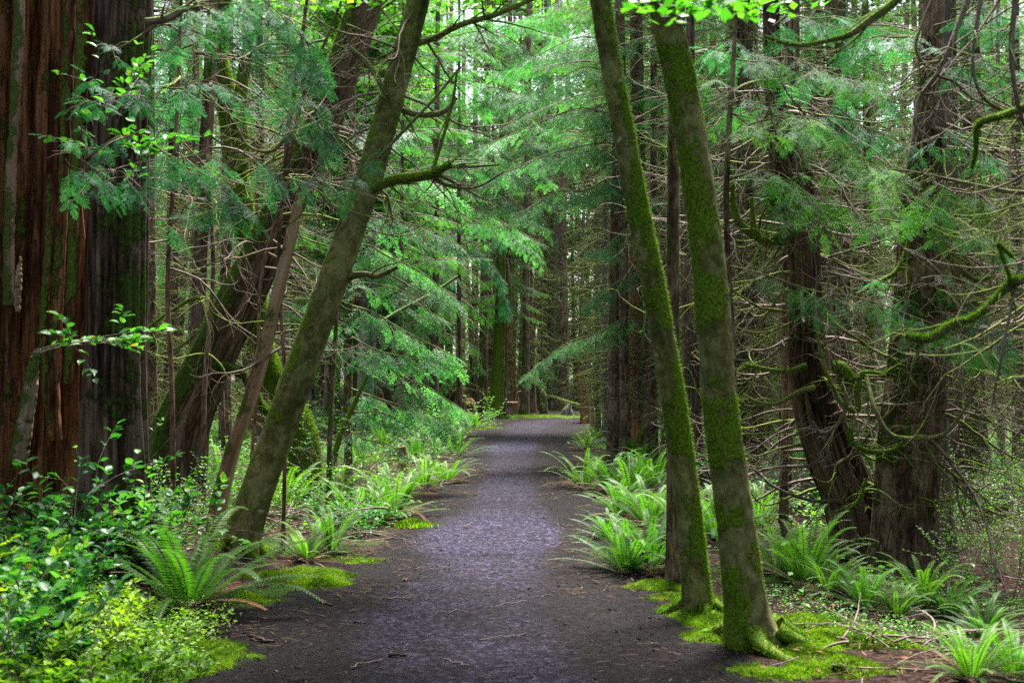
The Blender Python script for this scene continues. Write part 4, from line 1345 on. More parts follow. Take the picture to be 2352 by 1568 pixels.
# pale broad-leaved trees lit by the open sky above the path
for k, (lab, x, y, hgt, rr) in enumerate([
    ("light green leafy tree with a pale slim trunk in the bright gap, left of centre", -5.5, 47, 17, 3.0),
    ("yellow-green leafy tree glowing in the bright gap directly above the path", -.5, 73, 24, 4.4),
    ("light green leafy tree above the big dark trunk, right of the bright gap", 7.8, 54, 17, 3.2),
    ("light green leafy tree arching over the far path from the left", -4.2, 36, 15, 3.0),
    ("yellow-green leafy tree high behind the hemlock boughs, centre right", 4.6, 70, 23, 4.2),
    ("pale green leafy tree behind the thin pair of trunks", -9.5, 55, 18, 3.6),
    ("tall yellow-green leafy tree farthest off in the bright gap", .5, 74, 26, 5.2), ("pale tall leafy tree farthest off, left part of the bright gap", -6.5, 78, 26, 5.2),
    ("pale tall leafy tree farthest off, right part of the bright gap", 7.5, 80, 26, 5.2),
    ("light leafy tree glimpsed through the left thicket", -16.5, 46, 17, 3.4),
    ("light leafy tree behind the burl of the twisted cedar", 13.5, 48, 17, 3.4),
    ("light leafy tree glimpsed beyond the right edge thicket", 20.5, 55, 19, 3.6)]):
    r = R_(950 + k)
    b = np.array([x, y, Hs(x, y)])
    t = thing("leafy_tree", lab, "tree", b)
    trunk(t, [[0, 0, -.2, .26], [.2, 0, 4, .2], [.1, .3, 9, .15], [.4, 0, hgt, .04]], 'grey', 12, 30, bark_disp(880 + k, .1))
    mb = MB()
    for j in range(64):
        z = hgt * r.uniform(.3, 1.0)
        a = r.uniform(0, 6.28)
        pa = hook((.1, 0, z), (math.cos(a), math.sin(a), .5), rr * r.uniform(.5, 1), r, .3, .1, 8)
        tube(mb, pa, np.linspace(.05, .01, len(pa)), 4, 0)
        for q_ in range(4):
            leaf_cloud(mb, pa[-1 - q_ * 2], np.array([.8, .8, .25]) * (rr / 3.3), 75, .19 * max(1, rr / 3.6), r, 1)
    mb.build("crown", [M['twig'], M['bright']], t)

# the wood as one mass: beyond the trees one can tell apart, plus unseen trees all round that block light
r = R_(990)
mb = MB()


def mass_tree(x, y, h, n_, sc, z0=.8, mi=1):
    z = z0 + (h - z0) * r.random(n_)
    a = r.random(n_) * 6.28
    R0 = (1 - .6 * z / h) * 3.0 * r.random(n_) ** .5
    pos = np.stack([x + np.cos(a) * R0, y + np.sin(a) * R0, z + Hs(x, y)], 1)
    X = np.stack([np.cos(a), np.sin(a), -.35 + .2 * r.normal(0, 1, n_)], 1)
    inst(mb, SPR['coarse'], pos, X, np.array([0, 0, 1.]) + r.normal(0, .3, (n_, 3)), sc * r.uniform(.7, 1.3, n_), mi, r)


for k in range(170):
    y = r.uniform(66, 96)
    x = r.uniform(-.52, .52) * y
    h = r.uniform(15, 25)
    if -.09 * y < x < .07 * y:
        h *= .8
    rows = np.array([[x, y, Hs(x, y) - .3, .22], [x + r.normal(0, .3), y, h * .35, .14], [x + r.normal(0, .4), y, h * .6, .05], [x, y, h * .9, .01]])
    tube(mb, rows[:, :3], rows[:, 3], 6, 0)
    mass_tree(x, y, h, 150 if abs(x + .4) < .10 * y else 180, 1.1, .8, 2 if (abs(x) < .13 * y or k % 3 == 0) else 1)
for k in range(150):                                               # unseen trees beside and behind the viewer, added to block light
    a = r.uniform(0, 2 * PI)
    d = r.uniform(13, 30)
    x, y = math.cos(a) * d, math.sin(a) * d
    if y > 0 and abs(x) < .50 * y + 3 or (abs(x) < 3.5):
        continue
    h = r.uniform(13, 20)
    rows = np.array([[x, y, Hs(x, y) - .3, .22], [x + r.normal(0, .3), y, h * .35, .14], [x + r.normal(0, .4), y, h * .6, .05], [x, y, h * .9, .01]])
    tube(mb, rows[:, :3], rows[:, 3], 6, 0)
    mass_tree(x, y, h, 170, 1.5, 2.0)
o = mb.build("far_woods_and_blockers", [M['fir'], M['hemlock'], M['bright']])
tag(o, "far wood of conifers closing the view, plus unseen light-blocking trees round the viewer", "woods", kind="stuff")

# ---------------------------------------------------------------- ferns


def frond(mb, base, az, L, lean, r, pairs=26, wmax=.07, curl=.0, mi=0, rn=None):
    """arching sword-fern frond with tapering leaflets"""
    n = pairs + 4
    t = np.linspace(0, 1, n)
    el = lean - (lean * .8 + .1 + .7 * r.random() ** 2) * t ** 2.0
    dirh = np.array([math.cos(az), math.sin(az)])
    bend = r.normal(0, .25)
    ds = L / n
    p = np.zeros((n, 3))
    cur = np.array(base, float)
    for i in range(n):
        a = bend * t[i]
        h = np.array([dirh[0] * math.cos(a) - dirh[1] * math.sin(a), dirh[0] * math.sin(a) + dirh[1] * math.cos(a)])
        cur = cur + np.array([h[0] * math.cos(el[i]), h[1] * math.cos(el[i]), math.sin(el[i])]) * ds
        p[i] = cur
    T = norm(np.gradient(p, axis=0))
    side = norm(np.cross(T, np.array([0, 0, 1.0])) + 1e-6)
    up = np.cross(side, T)
    tube(mb, p, np.linspace(.0035, .001, n), 3, mi + 1, rn=.5)
    i = np.arange(3, n)
    tt = (i - 3) / (n - 3)
    w = wmax * (L / .8) * np.minimum(1, .55 + tt * 2.2) * (1 - tt) ** .55 * 1.0 + .008
    tilt = r.uniform(.0, .35)
    rv = rn if rn is not None else r.random()
    for sg in (-1, 1):
        d = norm(side[i] * sg + T[i] * .30 - up[i] * tilt + r.normal(0, .05, (len(i), 3)))
        q = p[i]
        wd = (L / n) * .46
        tip = q + d * w[:, None]
        mid = q + d * w[:, None] * .35
        V = np.stack([q - T[i] * wd * .5, mid + T[i] * -wd * .9, tip + T[i] * wd * .6, mid + T[i] * wd * 1.0], 1).reshape(-1, 3)
        mb.add(V, np.arange(len(V)).reshape(-1, 4), mi, np.clip(rv * .75 + .25 * r.random(len(i)), 0, 1))


def fern_mesh(seed, nf, L, pairs, parts=None, dead=3):
    r = R_(seed)
    if parts is None:
        mb = MB()
    for k in range(nf):
        az = k * 2.4 + r.normal(0, .25)
        lean = (r.uniform(.85, 1.45) if k % 3 else r.uniform(.3, .8)) * (.82 if parts is not None else 1)
        if parts is not None:
            mb = MB()
        b = (.04 * math.cos(az), .04 * math.sin(az), 0)
        frond(mb, b, az, L * r.uniform(.65, 1.1), lean, r, pairs, .068, rn=np.clip(.25 + .5 * (lean > .9) + r.normal(0, .18), 0, 1))
        if parts is not None:
            mb.build("frond", [M['fern'], M['twig']], parts)
    m2 = MB()
    for k in range(dead):
        frond(m2, (0, 0, .02), r.uniform(0, 6.28), L * r.uniform(.5, .8), .25, r, pairs, .07, rn=r.random())
    if parts is not None:
        for k in range(1):
            m2.build("dead_fronds", [M['deadfern'], M['twig']], parts)["kind"] = "stuff"
        return None
    for k in range(5):
        frond(mb, (0, 0, .02), r.uniform(0, 6.28), L * r.uniform(.5, .85), r.uniform(.15, .5), r, pairs, .055, mi=2, rn=r.random())
    o = mb.build("fern", [M['fern'], M['twig'], M['deadfern'], M['twig']])
    d = o.data
    bpy.data.objects.remove(o)
    return d


FN = [fern_mesh(1000 + k, 34 + 3 * (k % 3), .82, 30) for k in range(4)]
FM = [fern_mesh(1010 + k, 26, .80, 20) for k in range(4)]
# the large fern by the olive trunk, frond by frond
b = ghit(432, 1398)
t = thing("sword_fern", "large spreading sword fern in front of the olive trunk, left of the path", "fern", b)
fern_mesh(1020, 34, 1.02, 36, parts=t, dead=5)

FERNS = [(704, 1290, .62, "small sword fern lying over the brush pile beside the moss patch"),
         (905, 1190, .92, "sword fern with upright fronds at the path's left edge, nearest but one"),
         (870, 1200, .6, "small fern tucked behind the leafy salal at the left path edge"),
         (1022, 1110, .85, "bright fern reaching over the left path edge, below the row of ferns"),
         (975, 1125, .75, "fern standing behind the bright one at the left path edge"),
         (1050, 1050, .9, "fern leaning onto the narrow middle stretch of the path from the left"),
         (1000, 1040, .9, "fern behind the one leaning onto the path's narrow stretch"),
         (955, 1060, .9, "fern beside the short mossy stump left of the path"),
         (1090, 985, 1.0, "dark fern at the left bend of the path"),
         (935, 1015, 1.1, "broad fern at the foot of the slender brown pole"),
         (880, 1035, 1.0, "strap-leaved fern in the hollow left of the slender pole"),
         (985, 1000, 1.0, "fern under the lowest hemlock boughs left of the path"),
         (1040, 985, 1.0, "fern between hemlock boughs and the path bend"),
         (830, 1080, .8, "fern in the huckleberry behind the salal"),
         (1340, 1125, 1.0, "first fern right of the path with fronds drooping over the gravel"),
         (1400, 1130, 1.05, "tall bright fern in the clump right of the path, left part"),
         (1450, 1140, 1.1, "tall bright fern in the middle of the right-hand clump"),
         (1500, 1130, 1.0, "fern at the back right of the clump, beside the thin trunk"),
         (1425, 1190, .8, "low fern in front of the right-hand clump"),
         (1490, 1210, .95, "fern with bluish fronds beside the thin brown trunk"),
         (1440, 1320, .95, "upright yellow-green fern nearest the path on the right"),
         (1500, 1315, .95, "fern with brown dead fronds at the foot of the thin trunk"),
         (1395, 1240, .5, "small fern sprig at the right path edge"),
         (1570, 1230, .9, "fern showing between the thin trunk and the left alder"),
         (1345, 1035, .9, "dense bluish fern below the charred snag"),
         (1365, 1015, .8, "fern behind the bluish one below the charred snag"),
         (1650, 1250, .9, "fern half hidden behind the front alder"),
         (1790, 1320, .85, "fern with curled tips directly right of the front alder"),
         (1850, 1345, .95, "bright fern in front of the twisted cedar's foot"),
         (1905, 1365, .8, "fern between the bright fern and the broad cedar"),
         (1990, 1400, .85, "fern with hooked frond tips in front of the broad cedar"),
         (2120, 1400, .85, "fern right of the broad cedar's foot"),
         (2180, 1420, .8, "hazy fern in the greens at the right slope"),
         (2060, 1420, .55, "small browning fern below the broad cedar"),
         (2260, 1470, .75, "fern near the right edge with tall arching fronds"),
         (2230, 1560, .8, "closest fern in the bottom right corner"),
         (2330, 1560, .8, "fern cut by the bottom right edge of the view"),
         (1890, 1170, .8, "dark fern in shade behind the twisted cedar"),
         (1740, 1215, .9, "fern in shade below the brush right of the alders"),
         (2010, 1200, .8, "fern in shade behind the joined cedars"),
         (2200, 1130, .8, "fern by the fallen mossy log at right"),
         (760, 1270, .55, "little fern between brush pile and mossy bank"),
         (1180, 965, .4, "tiny tuft of fern at the far bend")]
for k, (u, v, s, lab) in enumerate(FERNS):
    b = ghit(u, v)
    o = bpy.data.objects.new("sword_fern", (FN if b[1] < 15 else FM)[k % 4])
    COL.objects.link(o)
    o.location = b
    rs = R_(k)
    s = s * (1.05 if b[1] > 11 and u < 1176 else .90 if b[1] > 11 else .80) * (.80 if u > 1880 else 1)
    o.scale = (s, s, s * rs.uniform(.85, 1.15))
    o.rotation_euler = (0, 0, rs.uniform(0, 6.28))
    tag(o, lab, "fern", "sword ferns along the path and on the slopes")

# ferns of the far floor, a few pixels each
r = R_(1100)
cnt = 0
while cnt < 75:
    y = r.uniform(13, 42)
    x = r.uniform(-.42, .42) * y
    side = xl(y) - x if x < 0 else x - xr(y)
    if side < .5 or not inview(x, y, 0):
        continue
    o = bpy.data.objects.new("sword_fern", FM[int(r.integers(4))])
    COL.objects.link(o)
    o.location = (x, y, Hs(x, y))
    s = r.uniform(.6, 1.1)
    o.scale = (s, s, s)
    o.rotation_euler = (0, 0, r.uniform(0, 6.28))
    lm, rel = landmark(x, y)
    tag(o, "%s fern on the floor %s %s" % ("small" if s < .75 else "large" if s > .95 else "middling", rel, lm), "fern", "ferns of the forest floor")
    cnt += 1

# ---------------------------------------------------------------- hemlock boughs over both sides of the path


def host(label, u, v, pts, seed, d=None, crown=None, name="hemlock_tree", top=13):
    return tree(name, label, pts, 'fir', d=d, ns=14, n=50, top=top, disp=bark_disp(seed, .08), moss=mossf(.3, .3, (-.5, 0, .4)), crown=crown)


tK, spK, bK = host("hemlock with tiered drooping boughs reaching right towards the path, past the olive trunk", 0, 0,
                   [(800, 1120, 22), (800, 950, 18), (802, 750, 17), (806, 500, 15), (810, 250, 14), (812, 0, 12)], 1201)
BG = [
    ([(806, 560, 12), (870, 575, 9), (940, 610, 7), (1045, 690, 4)], .75), ([(808, 500, 12), (880, 500, 9), (960, 520, 6), (1060, 560, 4)], .75),
    ([(804, 650, 12), (870, 655, 9), (950, 690, 7), (1010, 735, 4)], .7), ([(803, 700, 12), (880, 720, 9), (960, 770, 7), (1045, 835, 4)], .75),
    ([(802, 770, 12), (860, 790, 9), (930, 810, 7), (1010, 830, 4)], .65), ([(801, 840, 12), (880, 845, 9), (970, 880, 7), (1055, 950, 4)], .75),
    ([(801, 890, 12), (880, 910, 9), (960, 935, 7), (1030, 965, 4)], .65), ([(801, 940, 10), (870, 950, 8), (940, 990, 5)], .5),
    ([(800, 620, 10), (760, 640, 8), (725, 690, 4)], .5), ([(802, 740, 10), (760, 760, 8), (735, 810, 4)], .5),
    ([(808, 400, 12), (880, 380, 9), (960, 400, 7), (1050, 460, 4)], .75), ([(810, 330, 12), (880, 300, 9), (980, 300, 6)], .7),
    ([(800, 1000, 9), (850, 1010, 7), (910, 1030, 4)], .4), ([(800, 1010, 9), (760, 1015, 7), (740, 1030, 4)], .3)]
for k, (pts, w) in enumerate(BG):
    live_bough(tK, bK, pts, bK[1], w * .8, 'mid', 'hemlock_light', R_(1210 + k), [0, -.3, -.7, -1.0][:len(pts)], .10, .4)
tQ, spQ, bQ = host("dark hemlock just behind the row right of the path, boughs sweeping left over it", 0, 0,
                   [(1485, 1060, 26), (1482, 900, 22), (1478, 700, 21), (1474, 450, 19), (1470, 200, 16), (1468, 0, 14)], 1202)
BQ = [
    ([(1478, 745, 14), (1420, 750, 10), (1330, 780, 7), (1205, 866, 4)], .75),
    ([(1476, 620, 12), (1430, 640, 9), (1390, 670, 6), (1350, 700, 4)], .6), ([(1476, 660, 10), (1520, 640, 8), (1560, 670, 5)], .6),
    ([(1475, 520, 12), (1430, 530, 9), (1390, 560, 6), (1350, 590, 4)], .6), ([(1474, 430, 12), (1400, 420, 9), (1300, 440, 6), (1180, 500, 4)], 1.0),
    ([(1473, 360, 12), (1380, 330, 9), (1260, 350, 6), (1120, 420, 4)], 1.1), ([(1472, 280, 12), (1380, 250, 9), (1260, 270, 6), (1110, 340, 4)], 1.1),
    ([(1471, 200, 12), (1390, 160, 9), (1290, 170, 6), (1160, 230, 4)], 1.1), ([(1470, 120, 12), (1390, 90, 9), (1300, 90, 6), (1200, 130, 4)], 1.0),
    ([(1473, 320, 10), (1540, 290, 8), (1620, 320, 5)], .8), ([(1472, 220, 10), (1540, 180, 8), (1640, 200, 5)], .8), ([(1475, 460, 10), (1530, 450, 8), (1600, 480, 5)], .7),
    ([(1470, 60, 12), (1560, 30, 8), (1680, 50, 5)], .9)]
for k, (pts, w) in enumerate(BQ):
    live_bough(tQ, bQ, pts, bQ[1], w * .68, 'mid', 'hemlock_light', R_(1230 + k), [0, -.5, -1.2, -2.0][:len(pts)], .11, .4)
tU, spU, bU = host("hemlock left of the mossy green trunk with a blue-green hanging tuft", 0, 0,
                   [(1062, 962, 18), (1062, 800, 15), (1063, 600, 14), (1064, 350, 13)], 1203, top=15)
for k, (pts, w) in enumerate([([(1063, 560, 12), (1100, 580, 9), (1150, 640, 6), (1165, 730, 4)], 1.3), ([(1063, 600, 12), (1030, 620, 9), (990, 660, 6)], 1.1),
                              ([(1063, 520, 12), (1110, 520, 9), (1170, 560, 6)], 1.2), ([(1063, 470, 12), (1000, 480, 9), (940, 540, 6)], 1.2),
                              ([(1063, 400, 12), (1130, 390, 9), (1200, 430, 6)], 1.3), ([(1063, 340, 12), (990, 330, 9), (920, 380, 6)], 1.3),
                              ([(1063, 840, 8), (1035, 860, 7), (1010, 900, 4)], .8), ([(1063, 780, 8), (1090, 800, 7), (1110, 850, 4)], .7)]):
    live_bough(tU, bU, pts, bU[1], w * .8, 'mid', 'cedarleaf' if k < 3 else 'hemlock', R_(1250 + k), None, .13, .5)
tV, spV, bV = host("pale green hemlock far up the path, its boughs closing the gap from the left", 0, 0,
                   [(1000, 985, 20), (1000, 800, 16), (1002, 500, 14), (1004, 200, 12), (1006, 0, 10)], 1204, top=17)
rv = R_(1260)
for k in range(20):
    v0 = 10 + k * 27
    u1 = 1000 + rv.uniform(170, 330) * (1 if k % 5 else -.5)
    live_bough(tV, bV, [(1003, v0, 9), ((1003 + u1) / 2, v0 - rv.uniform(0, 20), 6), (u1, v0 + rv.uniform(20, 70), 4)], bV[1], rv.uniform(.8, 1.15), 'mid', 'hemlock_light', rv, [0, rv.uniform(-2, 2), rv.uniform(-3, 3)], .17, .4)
tX, spX, bX = host("pale green hemlock far up the path, its boughs closing the gap from the right", 0, 0,
                   [(1395, 990, 18), (1394, 800, 14), (1392, 500, 13), (1390, 200, 11), (1388, 0, 10)], 1205, top=17)
for k in range(12):
    v0 = 0 + k * 34
    u1 = 1390 - rv.uniform(120, 260)
    live_bough(tX, bX, [(1391, v0, 9), ((1391 + u1) / 2, v0 - rv.uniform(0, 20), 6), (u1, v0 + rv.uniform(20, 70), 4)], bX[1], rv.uniform(.7, 1.0), 'mid', 'hemlock_light', rv, [0, rv.uniform(-2, 2), rv.uniform(-3, 3)], .17, .4)
# boughs of the two big cedars
WS = .72
for k, (pts, d, w, lf) in enumerate([
    ([(1800, 300, 10), (1860, 250, 8), (1960, 270, 6), (2080, 330, 4)], 11.0, .55, 'cedarleaf'), ([(1785, 200, 10), (1850, 170, 8), (1960, 180, 6), (2060, 230, 4)], 11.2, .55, 'cedarleaf'),
    ([(1778, 120, 10), (1700, 100, 8), (1620, 130, 5)], 11.4, .5, 'cedarleaf'), ([(1776, 60, 10), (1860, 30, 8), (1990, 60, 5)], 11.0, .6, 'cedarleaf'),
    ([(1830, 420, 10), (1850, 400, 8), (1890, 430, 5)], 11.4, .3, 'hemlock'), ([(1800, 400, 10), (1780, 410, 8), (1770, 450, 5)], 11.6, .3, 'hemlock'),
    ([(1790, 260, 8), (1720, 240, 7), (1650, 280, 5)], 11.8, .45, 'cedarleaf')]):
    live_bough(tE, bE, pts, d, w * WS, 'fine', lf, R_(1270 + k), None, .09, .45)
for k, (pts, d, w, lf) in enumerate([
    ([(2130, 330, 10), (2200, 330, 8), (2280, 380, 5)], 10.6, .5, 'cedarleaf'), ([(2130, 420, 10), (2180, 440, 8), (2260, 490, 6)], 10.4, .5, 'hemlock'),
    ([(2125, 500, 10), (2060, 490, 8), (1980, 520, 6)], 11.2, .45, 'hemlock'), ([(2115, 640, 10), (2160, 660, 8), (2240, 720, 6), (2300, 790, 4)], 10.6, .5, 'cedarleaf'),
    ([(2110, 700, 8), (2050, 680, 6), (1990, 640, 4)], 11.2, .38, 'cedarleaf'), ([(2140, 200, 10), (2230, 150, 8), (2340, 160, 6)], 10.4, .6, 'cedarleaf'),
    ([(2142, 120, 10), (2060, 80, 8), (1960, 100, 6)], 10.8, .6, 'cedarleaf'), ([(2144, 60, 10), (2240, 20, 8), (2350, 40, 6)], 10.4, .6, 'cedarleaf'),
    ([(2150, 560, 8), (2220, 540, 6), (2320, 580, 4)], 10.8, .5, 'cedarleaf')]):
    live_bough(tG, bG, pts, d, w * WS, 'fine', lf, R_(1290 + k), None, .09, .45)

# ---------------------------------------------------------------- broad-leaved shrubs


def oval_leaf():
    V = [(0, 0, 0)]
    for t in (.15, .4, .68, .9):
        w = .34 * math.sin(math.pi * t ** .8)
        V += [(t, -w, .10 * w * 3), (t, 0, -.10 * t * t), (t, w, .10 * w * 3)]
    V += [(1.06, 0, -.16)]
    Fq = [(0, 2, 1, 1), (0, 3, 2, 2)]
    q4 = []
    for k in range(3):
        a = 1 + 3 * k
        q4 += [(a, a + 1, a + 4, a + 3), (a + 1, a + 2, a + 5, a + 4)]
    tri = [(0, 2, 1), (0, 3, 2), (10, 11, 13), (11, 12, 13)]
    T = list(tri)
    for a, b_, c, d in q4:
        T += [(a, b_, c), (a, c, d)]
    return np.array(V, float), np.array(T)


OV = [oval_leaf()]
SML = [(np.array([(0, 0, 0), (.5, -.3, .04), (1, 0, -.05), (.5, .3, .04)], float), np.array([(0, 1, 2, 3)]))]


def shrub(name, label, cat, base, h, spread, stems, leaf, lmat, seed, per=9, protos=None, lean=(0, 0), group=None, stemr=.004, kink=.12, droop=.3):
    """stems part + leaves part; leaf = blade length"""
    r = R_(seed)
    t = thing(name, label, cat, base, group)
    ms, ml = MB(), MB()
    P_, X_l, N_l = [], [], []

    def stem(p0, d0, L, r0, depth):
        pa = hook(p0, d0, L, r, droop, -.1, 8, kink)
        tube(ms, pa, np.linspace(r0, r0 * .4, len(pa)), 4, 0, moss=lambda n_, s, p: .2)
        T = norm(np.gradient(pa, axis=0))
        for j in range(per):
            i = r.integers(2, len(pa))
            s = norm(np.cross(T[i], r.normal(0, 1, 3)))
            s[2] = abs(s[2]) * .25
            X = norm(s + T[i] * .5)
            P_.append(pa[i] + s * .01)
            X_l.append(X)
            N_l.append(norm(np.array([0, 0, 1.]) + r.normal(0, .45, 3)))
        if depth:
            for j in range(3):
                i = r.integers(3, len(pa))
                stem(pa[i], norm(T[i] + r.normal(0, .6, 3) + np.array([0, 0, .15])), L * r.uniform(.35, .6), r0 * .6, depth - 1)
    for k in range(stems):
        a = r.uniform(0, 6.28)
        d = np.array([math.cos(a) * spread + lean[0], math.sin(a) * spread + lean[1], 1.0])
        stem((math.cos(a) * .08, math.sin(a) * .08, -.03), d, h * r.uniform(.7, 1.25), stemr, 1)
    inst(ml, protos or OV, np.array(P_), np.array(X_l), np.array(N_l), leaf * r.uniform(.6, 1.15, len(P_)), 0, r, r.random(len(P_)))
    for a in ml.sm:
        a[:] = protos is None
    ms.build("stems", [M['twig']], t)
    ml.build("leaves", [M[lmat]], t)
    return t


def wp(u, d, dz=0):
    x = (u - 1176) / F * d
    return np.array([x, d, Hs(x, d) + dz])


SAL = [(10, 7.9, .85, "tall salal against the rotten cedar at the left edge"), (90, 8.1, .70, "salal in front of the rotten cedar, right of the tallest one"),
       (170, 8.5, .62, "salal before the gap between both left cedars"), (250, 8.5, .55, "salal at the foot of the dark left cedar"),
       (325, 8.7, .60, "salal right of the dark cedar's foot, leaning over"), (20, 7.1, .45, "dense salal low at the left edge, second row"),
       (100, 7.3, .40, "dense salal in the second row before the rotten cedar"), (150, 7.5, .32, "salal with a yellowed leaf before the dark cedar"),
       (215, 8.6, .40, "low salal left of the large fern"), (30, 6.0, .42, "blurred salal low at the left edge, third row"),
       (-60, 5.6, .55, "blurred salal half outside the left edge"), (110, 6.2, .22, "lowest salal left of the large fern's drooping fronds")]
for k, (u, d, h, lab) in enumerate(SAL):
    shrub("salal_shrub", lab, "shrub", wp(u, d), h * .88, .50, 11, .070, 'salal', 1400 + k, 9, group="salal shrubs under the left cedars")
shrub("salal_shrub", "salal sprig with big pale leaves held out in front of the dark furrows", "shrub", P(60, 800, 7.7), .62, .25, 4, .075, 'salal', 1430, 7, lean=(1.6, -.1))
shrub("salal_shrub", "thin salal sprig hanging high on the dark left cedar", "shrub", P(235, 300, 8.2), .50, .2, 3, .070, 'salal', 1431, 6, lean=(.1, -.3))
shrub("salal_shrub", "leafy salal sprig growing from the bark midway up the dark cedar", "shrub", P(255, 440, 8.2), .55, .3, 4, .085, 'salal', 1432, 6, lean=(.3, -.3))
SH = [("leafy_shrub", (800, 12.6), .36, .035, 'salal', "low glossy shrub with small leaves at the left path edge"), ("leafy_shrub", (850, 12.2), .30, .035, 'salal', "glossy low shrub spilling onto the gravel at left"),
      ("leafy_shrub", (775, 13.2), .36, .035, 'salal', "small-leaved glossy shrub behind the brush pile"), ("huckleberry_bush", (415, 12.5), .75, .030, 'bright', "bright huckleberry between dark cedar and leaning trunk"),
      ("huckleberry_bush", (455, 11.8), .60, .030, 'bright', "huckleberry with a few reddish leaves left of the snag"), ("huckleberry_bush", (400, 11.0), .50, .032, 'bright', "huckleberry low behind the large fern"),
      ("huckleberry_bush", (480, 14.5), .80, .032, 'bright', "huckleberry behind the snag's foot"), ("huckleberry_bush", (740, 15.5), 1.1, .026, 'bright', "tall wispy huckleberry right of the olive trunk"),
      ("huckleberry_bush", (790, 15.0), 1.3, .026, 'bright', "tallest wispy huckleberry with sparse leaves left of the path"), ("huckleberry_bush", (660, 13.5), .5, .028, 'bright', "huckleberry at the foot of the mossy maple"),
      ("huckleberry_bush", (840, 17.0), .8, .028, 'bright', "huckleberry in the hollow before the dark thick trunk"), ("huckleberry_bush", (1000, 24.0), .8, .035, 'bright', "leafy green bush behind the left row of ferns"),
      ("huckleberry_bush", (1110, 40.0), .8, .05, 'bright', "low green bush by the foot of the bright mossy trunk"), ("huckleberry_bush", (1860, 24.0), .8, .035, 'bright', "bright bush glowing behind the twisted cedar"),
      ("huckleberry_bush", (1730, 28.0), .9, .04, 'bright', "bright bush glowing between alder and hooked tangle"), ("huckleberry_bush", (1520, 30.0), .9, .04, 'bright', "bright bush in the gap left of the alders"),
      ("huckleberry_bush", (2230, 12.5), .70, .028, 'bright', "small-leaved green bush on the right slope"), ("huckleberry_bush", (2320, 11.5), .80, .028, 'bright', "small-leaved green bush at the right edge"),
      ("huckleberry_bush", (2280, 9.5), .60, .026, 'bright', "fine-leaved bush above the right-hand ferns"), ("huckleberry_bush", (2180, 14.5), .60, .030, 'bright', "bush behind the pale grey trunk's foot"),
      ("huckleberry_bush", (2290, 17.0), 1.0, .034, 'bright', "green bush behind the fallen mossy log"), ("huckleberry_bush", (2340, 24.0), 1.1, .04, 'bright', "farthest green bush at the right edge"),
      ("leafy_shrub", (30, 5.6), .34, .055, 'yellowgreen', "blurred bright green plants in the bottom left corner"), ("leafy_shrub", (150, 5.5), .26, .055, 'yellowgreen', "blurred bright plants along the bottom edge, left"),
      ("leafy_shrub", (270, 6.0), .24, .045, 'yellowgreen', "bright low plants below the large fern's left fronds"), ("leafy_shrub", (-10, 6.6), .45, .055, 'yellowgreen', "bright yellow-green shoots against the left edge"),
      ("leafy_shrub", (390, 6.3), .18, .03, 'yellowgreen', "bright low plants right beneath the large fern"), ("leafy_shrub", (200, 6.6), .28, .045, 'yellowgreen', "bright plants in front of the salal, left"),
      ("huckleberry_bush", (350, 9.2), .62, .032, 'bright', "huckleberry right at the dark cedar's foot")]
for k, (nm, (u, d), h, lf, mt, lab) in enumerate(SH):
    shrub(nm, lab, "shrub", wp(u, d), h, .6, 14, lf, mt, 1450 + k, 16, SML if mt in ('bright', 'yellowgreen') else None, group="green bushes of the undergrowth")
r = R_(1490)
cnt = 0
while cnt < 44:
    y = r.uniform(12, 42)
    x = r.uniform(-.42, .42) * y
    if (xl(y) - x if x < 0 else x - xr(y)) < 1.0:
        continue
    cnt += 1
    if cnt < 6:
        shrub("small_shrub", "x", "shrub", (0, 0, 0), .6, .8, 12, .05, ('bright', 'salal')[cnt % 2], 1500 + cnt, 14, SML)
        src = bpy.data.objects
        LASTS = [o for o in S.objects if o.name.startswith("small_shrub")]
    if cnt >= 6:
        t0 = LASTS[cnt % 5]
        t = t0.copy()
        COL.objects.link(t)
        for ch in t0.children:
            c = ch.copy()
            COL.objects.link(c)
            c.parent = t
    else:
        t = [o for o in LASTS if o["label"] == "x"][0]
    t.location = (x, y, Hs(x, y))
    s = r.uniform(.7, 1.5)
    t.scale = (s, s, s)
    t.rotation_euler = (0, 0, r.uniform(0, 6.28))
    lm, rel = landmark(x, y)
    tag(t, "%s leafy shrub %s %s" % ("little" if s < .95 else "larger" if s > 1.2 else "knee-high", rel, lm), "shrub", "shrubs of the forest floor")

# ---------------------------------------------------------------- low greens, moss and litter on the ground
r = R_(1600)


def scatter(n, box, dens):
    x = r.uniform(box[0], box[1], n)
    y = r.uniform(box[2], box[3], n)
    k = r.random(n) < dens(x, y)
    return x[k], y[k]


def off(x, y):
    return np.where(y > 49, 1.0, np.maximum(xl(y) - x, x - xr(y)))


mb = MB()
# bottom left bank: thick mat of small bright leaves
x, y = scatter(60000, (-3.2, -1.2, 3.6, 8.4), lambda x, y: sstep(.12, .5, off(x, y) + .35 * (n2(x, y, 2, 3, 3.) - .5)) * (.35 + .65 * sstep(.42, .6, n2(x, y, 1.8, 3, 7.))) * sstep(8.4, 7.4, y))
z = H(x, y) + r.random(len(x)) ** 1.5 * .13
a = r.random(len(x)) * 6.28
inst(mb, SML, np.stack([x, y, z], 1), np.stack([np.cos(a), np.sin(a), r.normal(.1, .3, len(x))], 1), np.array([0, 0, 1.]) + r.normal(0, .4, (len(x), 3)), r.uniform(.014, .036, len(x)), 1, r)
x, y = scatter(34000, (1.3, 4.6, 5.6, 10.5), lambda x, y: sstep(.5, 1.1, off(x, y)) * sstep(.46, .62, n2(x, y, 1.6, 4, 27.)))
z = H(x, y) + r.random(len(x)) ** 1.5 * .09
a = r.random(len(x)) * 6.28
